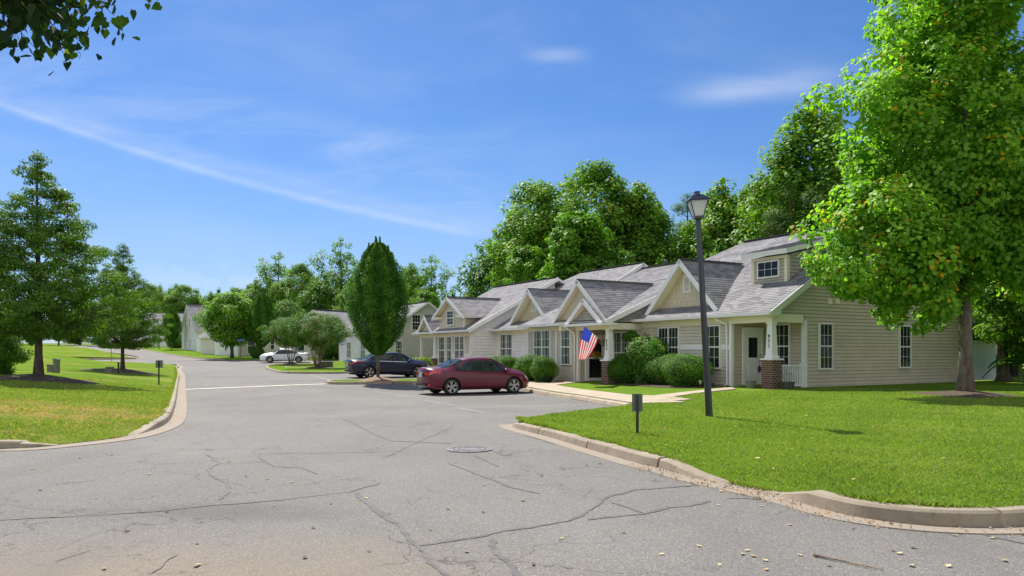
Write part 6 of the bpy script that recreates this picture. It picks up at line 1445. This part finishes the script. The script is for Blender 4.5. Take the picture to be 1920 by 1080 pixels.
# trunk behind the fence and banana plants
p = gp(1883, 715, 0, lz_right); r = empty('dead_trunk', p, 0, 'thick brown tree trunk standing at the end of the white fence', 'tree'); a = MB(); a.tube([(0, 0, -.1), (-.04, 0, .3), (-.10, .05, 1.6), (-.05, 0, 4)], [.42, .27, .22, .2], 12); a.build('trunk', BK_GREY, r, smooth=True)
def banana(p, n, h, seed, label):
    rs = np.random.RandomState(seed); r = empty('banana_plant', p, 0, label, 'plant'); a = MB(); b = MB()
    a.tube([(0, 0, -.05), (.03, 0, h*.4)], [.09, .06], 10); a.build('stem', mat('banana_stem', (.16, .22, .06), .6), r)
    for k in range(n):
        an = 2*math.pi*k/n+rs.uniform(-.3, .3); L_ = h*rs.uniform(.55, .8); w_ = .20; up_ = rs.uniform(.5, 1.1); P = []
        for i in range(9):
            q = i/8; x = L_*q*math.cos(.25)*(1); z = h*.38+L_*(up_*q-.95*q*q); P.append((Vector((math.cos(an)*x, math.sin(an)*x, z)), w_*math.sin(math.pi*min(1, q*.92+.06))**.6))
        s_ = Vector((-math.sin(an), math.cos(an), 0))
        for i in range(8):
            for sg in (-1, 1): b.face([P[i][0], P[i+1][0], P[i+1][0]+s_*sg*P[i+1][1]+Vector((0, 0, .06)), P[i][0]+s_*sg*P[i][1]+Vector((0, 0, .06))])
    o = b.build('fronds', LM_BAN, r, recalc=False); at_ = o.data.attributes.new('tone', 'FLOAT', 'POINT'); at_.data.foreach_set('value', rs.uniform(.2, .9, len(o.data.vertices)).astype(np.float32))
for i, (px, py, h, lb) in enumerate(((1912, 716, 1.9, 'banana plant right of the brown trunk'),)):
    banana(gp(px, py, 0, lz_right), 9, h, i, lb)
q = gp(1842, 711, 0, lz_right); banana(Vector((q.x, q.y+1.6, .1)), 9, 3.4, 7, 'banana plant rising above the top of the white fence')
# ------------------------------------------------------------------ porch things
def pot(loc, r0, h, label, m, plant=False):
    r = empty('planter', loc, 0, label, 'planter'); a = MB(); a.lathe([(0, 0), (r0*.72, 0), (r0, h), (r0*1.08, h), (r0*1.08, h+.02), (r0*.93, h+.02), (r0*.9, h-.05), (0, h-.05)], 20); a.build('pot', m, r, smooth=True, angle=35)
    a = MB(); a.lathe([(0, h-.04), (r0*.88, h-.045)], 16); a.build('soil', M_MULCH, r)
    if plant:
        rs = np.random.RandomState(9); P = rs.normal(0, .5, (160, 3))*[r0, r0, .25]+[0, 0, h+.2]; link('plant', leaves_mesh('plant', P, rs.normal(0, 1, (160, 3))+[0, 0, 1], np.full(160, .06), rs.uniform(0, 1, 160), LM_HORN, .3, .2, rs), r)
M_POT = mat('pot_grey', (.16, .165, .14), .7, var=.15, vscale=6); M_POTD = mat('pot_dark', (.07, .085, .065), .7, var=.15, vscale=6)
q = row2world(.55, -.48); pot((q.x, q.y, lzr(q.x, q.y)), .20, .25, 'grey tapered planter left of the brick pier of unit 952', M_POT)
q = row2world(-.62, .12); pot((q.x, q.y, lzr(q.x, q.y)), .24, .24, 'dark green planter with sparse twigs in front of the porch railing', M_POTD, True)
q = row2world(7.95, -1.5); pot((q.x, q.y, .0), .13, .28, 'small terracotta pot at the left foot of the brick pier of unit 924', mat('terracotta', (.34, .16, .09), .8))
def basket(loc, rr, label, lm, n, sz, drop, bm_=None):
    r = empty('hanging_basket', loc, 0, label, 'hanging basket'); rs = np.random.RandomState(int(rr*100)+n)
    a = MB(); a.lathe([(0, -.16), (.10, -.15), (.15, 0), (.155, .01), (.13, .0), (0, -.02)], 16); a.build('basket', bm_ or mat('basket_grey', (.16, .17, .18), .7), r, smooth=True)
    a = MB()
    for k in range(3): an = k*2.09; a.tube([(.15*math.cos(an), .15*math.sin(an), 0), (0, 0, drop)], [.004, .004], 4)
    a.build('hanger', M_BLACKP, r)
    d = rs.normal(0, 1, (n, 3)); d /= np.linalg.norm(d, axis=1)[:, None]; P = d*rr*rs.uniform(.3, 1, n)[:, None]**.5*[1, 1, .55]; P[:, 2] += .06 - .35*np.clip(np.hypot(P[:, 0], P[:, 1])-.14, 0, 1)
    link('foliage', leaves_mesh('foliage', P, d+[0, 0, .5]+rs.normal(0, .5, (n, 3)), sz*rs.uniform(.6, 1.4, n), rs.uniform(0, 1, n), lm, .35, .3, rs, down=.6), r)
LM_FLOW = leaf_mat('leaf_flowers', (.09, .17, .02), (.28, .30, .02), (.70, .22, .02), .62, trans=.3)
def hang(px, py, s_, t_3, rr, lb, lm, n, sz, ceil):
    q = row2world(s_, t_3); z = EYE-(py-HY)/F*q.y; basket((q.x, q.y, z), rr, lb, lm, n, sz, ceil-z)
hang(1173, 632, 6.9, -.9, .42, 'big dark fern in a hanging basket right of the column numbered 924', LM_HORN, 2600, .075, 2.45)
hang(1135, 643, 8.15, -1.45, .22, 'small hanging basket with orange flowers left of the column numbered 924', LM_FLOW, 500, .05, 2.5)
hang(1110, 667, 8.9, -1.3, .27, 'flower basket with yellow blooms before the storm door of unit 924', LM_FLOW, 800, .05, 2.5)
# flag on a slanted pole
q = row2world(7.62, -1.95); ZP = q.y
A0 = Vector((q.x, q.y, EYE-(638-HY)/F*q.y)); tipq = at(1096, 612, 31.4); r = empty('flag', tuple(A0), 0, 'stars and stripes flag on a slanted pole at the column numbered 924', 'flag')
a = MB(); a.tube([(0, 0, 0), tuple(tipq-A0+(tipq-A0).normalized()*.05)], [.014, .012], 8); a.build('flagpole', mat('pole_wood', (.45, .40, .33), .5), r)
def cloth_mat(name, c):
    m = mat(name, c, .8); t = NT(m.node_tree); tr = t.add('ShaderNodeBsdfTranslucent'); tr.inputs[0].default_value = (*c, 1); mx = t.add('ShaderNodeMixShader'); mx.inputs[0].default_value = .4
    t.l.new(t.n['Principled BSDF'].outputs[0], mx.inputs[1]); t.l.new(tr.outputs[0], mx.inputs[2]); t.l.new(mx.outputs[0], t.n['Material Output'].inputs[0]); return m
M_FR = cloth_mat('flag_red', (.80, .012, .035)); M_FW = cloth_mat('flag_white', (.85, .85, .86)); M_FB = cloth_mat('flag_blue', (.03, .06, .50))
dirp = (A0-tipq); hoist = [tipq, tipq+dirp*.84]
fl0 = at(1085, 674, 31.0); fl1 = at(1101, 673, 31.6)
fb = MB(); NU, NV = 26, 26; G = []
for i in range(NU+1):
    row = []
    for j in range(NV+1):
        u = i/NU; v = j/NV; hp = hoist[0].lerp(hoist[1], v); fp = fl0.lerp(fl1, v); p3 = hp.lerp(fp, u); p3.x += -.06*math.sin(math.pi*u)*(1-v)+.05*math.sin(math.pi*u)*v
        p3.y += .10*math.sin(v*9+u*1.5)*u+.03*math.sin(u*7); row.append(p3-A0)
    G.append(row)
for i in range(NU):
    for j in range(NV):
        u = (i+.5)/NU; v = (j+.5)/NV; st = int(v*13); m = 2 if (u < .40 and v < 7/13) else (0 if st % 2 == 0 else 1)
        fb.face([G[i][j], G[i+1][j], G[i+1][j+1], G[i][j+1]], m)
cloth = fb.build('cloth', [M_FR, M_FW, M_FB], r, recalc=False)
stb = MB()
for row in range(9):
    for c_ in range(6 if row % 2 == 0 else 5):
        u = (.02+.36*((c_+.5+(0 if row % 2 == 0 else .5))/6)); v = (row+.7)/9.4*7/13; i = int(u*NU); j = int(v*NV); fu = u*NU-i; fv = v*NV-j
        P0 = G[i][j].lerp(G[i+1][j], fu).lerp(G[i][j+1].lerp(G[i+1][j+1], fu), fv); n3 = (G[i+1][j]-G[i][j]).cross(G[i][j+1]-G[i][j]).normalized(); n3 = n3 if n3.y < 0 else -n3
        du = (G[i+1][j]-G[i][j]).normalized(); dv = n3.cross(du)
        stb.face([P0+n3*.003+(du*math.cos(a_)+dv*math.sin(a_))*(.016 if k_ % 2 == 0 else .007) for k_ in range(10) for a_ in [math.pi*k_/5]])
stb.build('stars', M_FW, cloth, recalc=False)
# path lights
for i, (px, py, lb) in enumerate(((1259, 721, 'small path light left of the boxwoods of unit 952'), (1313, 727, 'small path light just left of the lamp post'), (1336, 723, 'small path light just right of the lamp post'))):
    p = gp(px, py, 0, lz_right); r = empty('path_light', p, 0, lb, 'path light', 'path lights in the flower bed'); a = MB(); a.tube([(0, 0, -.03), (0, 0, .15)], [.012, .012], 6); a.build('stake', M_BLACKP, r)
    a = MB(); a.lathe([(.03, .13), (.045, .22), (.03, .24)], 10); a.build('lens', mat('lens_cream', (.55, .50, .38), .4), r); a = MB(); a.lathe([(.07, .235), (.065, .255), (.02, .275), (0, .275)], 12); a.build('cap', mat('cap_tan', (.42, .36, .25), .5), r)
# garden statue and door tag
q = row2world(26.6, -4.6); r = empty('garden_statue', (q.x, q.y, lzr(q.x, q.y)), 0, 'small white garden statue between the shrubs behind the red car', 'statue'); a = MB(); a.lathe([(.16, 0), (.16, .08), (.12, .10), (.13, .35), (.17, .5), (.10, .62), (.06, .66), (.09, .75), (.07, .84), (0, .87)], 14); a.build('figure', MATS['vinyl_white'] if 'vinyl_white' in MATS else M_TRIM, r, smooth=True)
q = row2world(1.86, 1.42); r = empty('door_tag', (q.x, q.y, .78), HANG, 'dark oval tag hanging from the door handle of unit 952', 'tag'); a = MB(); a.tube([(0, 0, 0), (0, 0, .45)], [.006, .006], 5); a.lathe([(0, -.18), (.07, -.12), (.085, 0), (.05, .08), (0, .1)], 12); a.build('tag', mat('tag_navy', (.03, .035, .09), .7), r)
# ------------------------------------------------------------------ manhole cover
p = gp(880, 843.5); r = empty('manhole_cover', (p.x, p.y, p.z+.004), .3, 'round cast iron manhole cover set in the asphalt', 'manhole cover')
MI = mat('cast_iron', (.15, .145, .15), .7, metal=.2, col2=(.24, .235, .24), vscale=14)
a = MB(); a.lathe([(.325, -.01), (.325, .012), (.30, .014), (.298, .004)], 48); a.build('rim', MI, r)
a = MB(); a.lathe([(0, .010), (.293, .010), (.293, -.02)], 48); cv = a.build('lid', mat('iron_dark', (.15, .145, .15), .6, metal=.3, var=.3, vscale=20), r)
a = MB()
for rr in (.10, .19, .265): a.lathe([(rr, .010), (rr, .015), (rr+.018, .015), (rr+.018, .010)], 40)
for k in range(24): an = k*math.pi/12; a.obox((.232*math.cos(an), .232*math.sin(an), .0125), (.012*math.cos(an), .012*math.sin(an), 0), (-.006*math.sin(an), .006*math.cos(an), 0), (0, 0, .0025))
for k in range(8): an = k*math.pi/4+.2; a.obox((.15*math.cos(an), .15*math.sin(an), .0125), (.022*math.cos(an), .022*math.sin(an), 0), (-.008*math.sin(an), .008*math.cos(an), 0), (0, 0, .0025))
a.build('tread', MI, cv)
# ------------------------------------------------------------------ fallen leaves, twig
LF = [mat('dry_leaf_tan', (.42, .30, .15), .8), mat('dry_leaf_pale', (.58, .46, .25), .8), mat('dry_leaf_brown', (.16, .07, .035), .8)]
LFM = []
rs = np.random.RandomState(8)
for k in range(6):
    a = MB(); n_v = 10; pts = []
    for i in range(n_v): an = 2*math.pi*i/n_v; rr = (1 if i % 2 == 0 else .62)*rs.uniform(.8, 1.15); pts.append((rr*math.cos(an), .68*rr*math.sin(an), .22*abs(math.sin(an))+.10*math.cos(2*an)+.12))
    for i in range(n_v): a.face([(0, 0, .05), pts[i], pts[(i+1) % n_v]])
    o = a.build('fallen_leaf', LF[k % 3], None, recalc=False); LFM.append(o.data); bpy.data.objects.remove(o)
LL_ = ['pale tan curled dry leaf', 'cream coloured dry leaf', 'dark brown dry leaf']
def place(px, py, lawn):
    if lawn: return ('on the lawn near the left kerb', 'on the lawn between the kerb and the lamp post', 'on the middle of the right lawn', 'on the lawn below the big tree', 'on the lawn at the right edge')[min(4, max(0, int((px-1180)/150)))]
    col = ('at the left edge', 'left of the long crack', 'on the stained asphalt', 'near the branching crack', 'left of the manhole line', 'between the cracks', 'right of the centre', 'beside the twig', 'by the right kerb', 'at the right edge')[min(9, max(0, px//192))]
    return 'on the road %s, %s' % (col, 'far up' if py < 880 else 'halfway down' if py < 960 else 'low down' if py < 1030 else 'at the bottom')
def leaf_at(p, k, s, pl=''):
    o = bpy.data.objects.new('fallen_leaf', LFM[k]); COL.objects.link(o); o.location = (p.x, p.y, p.z+.003); o.rotation_euler = (rs.uniform(-.2, .2), rs.uniform(-.2, .2), rs.uniform(0, 6.28)); o.scale = (s, s, s)
    tag(o, LL_[k % 3]+' '+pl, 'fallen leaf', 'fallen leaves')
for px, py, k in ((75,920,2),(100,1021-100,0),(180,935,0),(100,970,0),(210,854,2),(280,890,0),(313,961,5),(238,997,2),(195,1068,0),(370,1020,1),(372,1060,1),(368,1063,1),(430,866,0),(461,894,2),(514,949,0),(500,899,0),(547,905,0),(587,991,2),(571,1047,2),(692,1035,2),(686,935,1),(906,961,2),(730,964,2),(808,995,2),(875,1036,1),(908,910,0),(1052,1010,1),(1310,1025,1),(1392,1040,1),(1412,1044,1),(1435,1052,1),(1437,1069,3),(1500,1042,1),(1555,1062,0),(1349,1060,1),(1401,1033,1),(1712,1028,2),(1675,1034,2),(1687,1039,1),(1709,1062,0),(1778,1063,1),(1884,1053,0),(1860,1010,1),(1596,979,2),(1600,992,2),(1352,922,1),(1347,958-10,1),(1426,950,1),(1455,937,1),(1503,933,0),(1544,938,0),(1330,905,1),(1248,862,5),(1100,873,2),(1015,893,2),(1125,870,0),(1310,897,1),(1645,990,0),(1790,1005,1),(1480,985,0),(1220,870,0),(1190,860,1),(1290,912,1),(1380,918,1),(980,940,0),(840,955,0),(620,945,1),(150,860,1),(60,880,0),(1170,1000,0),(1240,1040,1),(1000,1060,2)):
    leaf_at(gp(px, py), k if k < 3 else k, rs.uniform(.020, .034)*(1 if py > 930 else 1.15), place(px, py, False))
for px, py, k in ((1750,750,0),(1800,755,1),(1870,740,5),(1512,780,0),(1560,785,1),(1603,800,0),(1465,790,1),(1420,860,1),(1530,845,0),(1650,830,1),(1700,800,0),(1835,790,0),(1770,860,1),(1450,880,0),(1380,800,1),(1400,840,0),(1850,870,0),(1280,830,0),(1250,835,1),(1600,900,1),(1640,760,3),(1720,765,0),(1750,752,3)):
    p = gp(px, py, .03, lz_right); leaf_at(p, k, rs.uniform(.025, .04), place(px, py, True))
p0 = gp(1525, 1044); p1 = gp(1655, 1071); r = empty('twig', ((p0+p1)/2), 0, 'thin dark twig lying on the asphalt at the bottom right', 'twig'); c0 = (p0+p1)/2
a = MB(); pts = [p0.lerp(p1, q)-c0+Vector((0, .012*math.sin(q*5), .012)) for q in (0, .15, .4, .7, 1)]; a.tube(pts, [.009, .008, .006, .005, .003], 6); a.tube([pts[0], pts[0]+Vector((.02, .015, .012))], [.005, .003], 5); a.build('stick', mat('twig_bark', (.07, .045, .03), .9, col2=(.30, .20, .12), vscale=9), r)
# litter of small bits caught along the gutters and kerbs
def litter(name, line, n, w0, w1, label, seed, zf, side=-1):
    q = np.random.RandomState(seed); P = np.array(resample(smoothline(line, 6), .03, False)); T = np.gradient(P, axis=0); T /= np.maximum(1e-9, np.linalg.norm(T, axis=1))[:, None]; Nn = np.stack([-T[:, 1], T[:, 0]], 1)*side
    i = (q.uniform(0, 1, n)*len(P)).astype(int); X = P[i]+Nn[i]*(w0+(w1-w0)*q.uniform(0, 1, n)**1.6)[:, None]; z = zf(X[:, 0], X[:, 1])+.018
    C = np.column_stack([X, z]); N = q.normal(0, .5, (n, 3))+[0, 0, 1.1]
    o = link(name, leaves_mesh(name, C, N, .022*q.uniform(.4, 1.5, n), q.uniform(0, 1, n), leaf_mat('litter_bits', (.10, .055, .03), (.48, .34, .18), trans=.1, tcol=(1, 1, 1)), .6, .3, q)); tag(o, label, 'leaf litter', kind='stuff')
litter('leaf_litter', rk[5:17], 1500, .02, .50, 'small bits of dry leaf gathered along the right kerb', 5, rz)
litter('leaf_litter', lk[3:14], 500, .05, .55, 'small bits of dry leaf gathered along the left kerb', 6, rz)
# ------------------------------------------------------------------ redbud whose branch hangs into the upper left corner
def redbud():
    rs = np.random.RandomState(77); base = Vector((-5.6, 2.2, .2)); r = empty('redbud_tree', base, 0, 'heart leaved tree whose drooping branch hangs into the top left corner', 'tree')
    tips = []; mb = MB(); mb.tube([(0, 0, -.3), (.1, .1, 1.6), (.5, .5, 3.2), (.9, 1.2, 4.4)], [.14, .11, .08, .05], 12)
    P = []; N = []; S = []; T = []
    Yd = 5.0
    def spray(px, py, n, spread, sz=.088):
        c = at(px, py, Yd+rs.uniform(-.5, .5))-base
        s0 = Vector((.9, 1.2, 4.4)); mid = s0.lerp(c, .55)+Vector((0, 0, .45)); mb.tube([s0, mid, c], [.014, .007, .002], 5)
        for i in range(n):
            q = rs.uniform(.5, 1); b_ = mid.lerp(c, (q-.5)*2)
            P.append(np.array(b_)+rs.normal(0, spread, 3)*[1, 1, .8]+[0, 0, -.03]); N.append(rs.normal(0, 1, 3)*[1, 1, .35]+[0, -.6, .15]); S.append(sz*rs.uniform(.6, 1.15)); T.append(np.clip(rs.normal(.4, .25), 0, .97) if rs.uniform() > .03 else .99)
    for px, py, n in ((15, 8, 30), (45, 40, 34), (70, 95, 16), (100, 60, 40), (130, 20, 46), (150, 75, 36), (165, 40, 40), (120, 100, 14), (185, 20, 30), (150, 100, 12), (205, 10, 22), (215, 30, 8), (60, 15, 40), (90, 30, 40), (30, 70, 12), (110, -20, 60), (40, -30, 60), (180, -30, 50), (255, -12, 10), (285, 5, 4), (296, 2, 4), (-20, -20, 40), (85, 70, 20)): spray(px, py, int(n*5.5), .14, .074)
    for i in range(2600):   # the rest of the crown, out of the frame
        d = rs.normal(0, 1, 3); d /= np.linalg.norm(d); P.append(np.array([.5, .6, 5.2])+d*rs.uniform(.6, 1, 1)**.4*np.array([1.7, 1.7, 1.0])+[-.9, .3, .35]); N.append(d+[0, 0, .5]); S.append(.095*rs.uniform(.6, 1.15)); T.append(np.clip(rs.normal(.4, .25), 0, .97))
    mb.build('trunk', BK_OAK, r, smooth=True)
    link('crown', leaves_mesh('crown', np.array(P), np.array(N), np.array(S), np.array(T), LM_RED, .8, .2, rs, 'heart', down=1.0), r)
redbud()
bpy.context.view_layer.update()
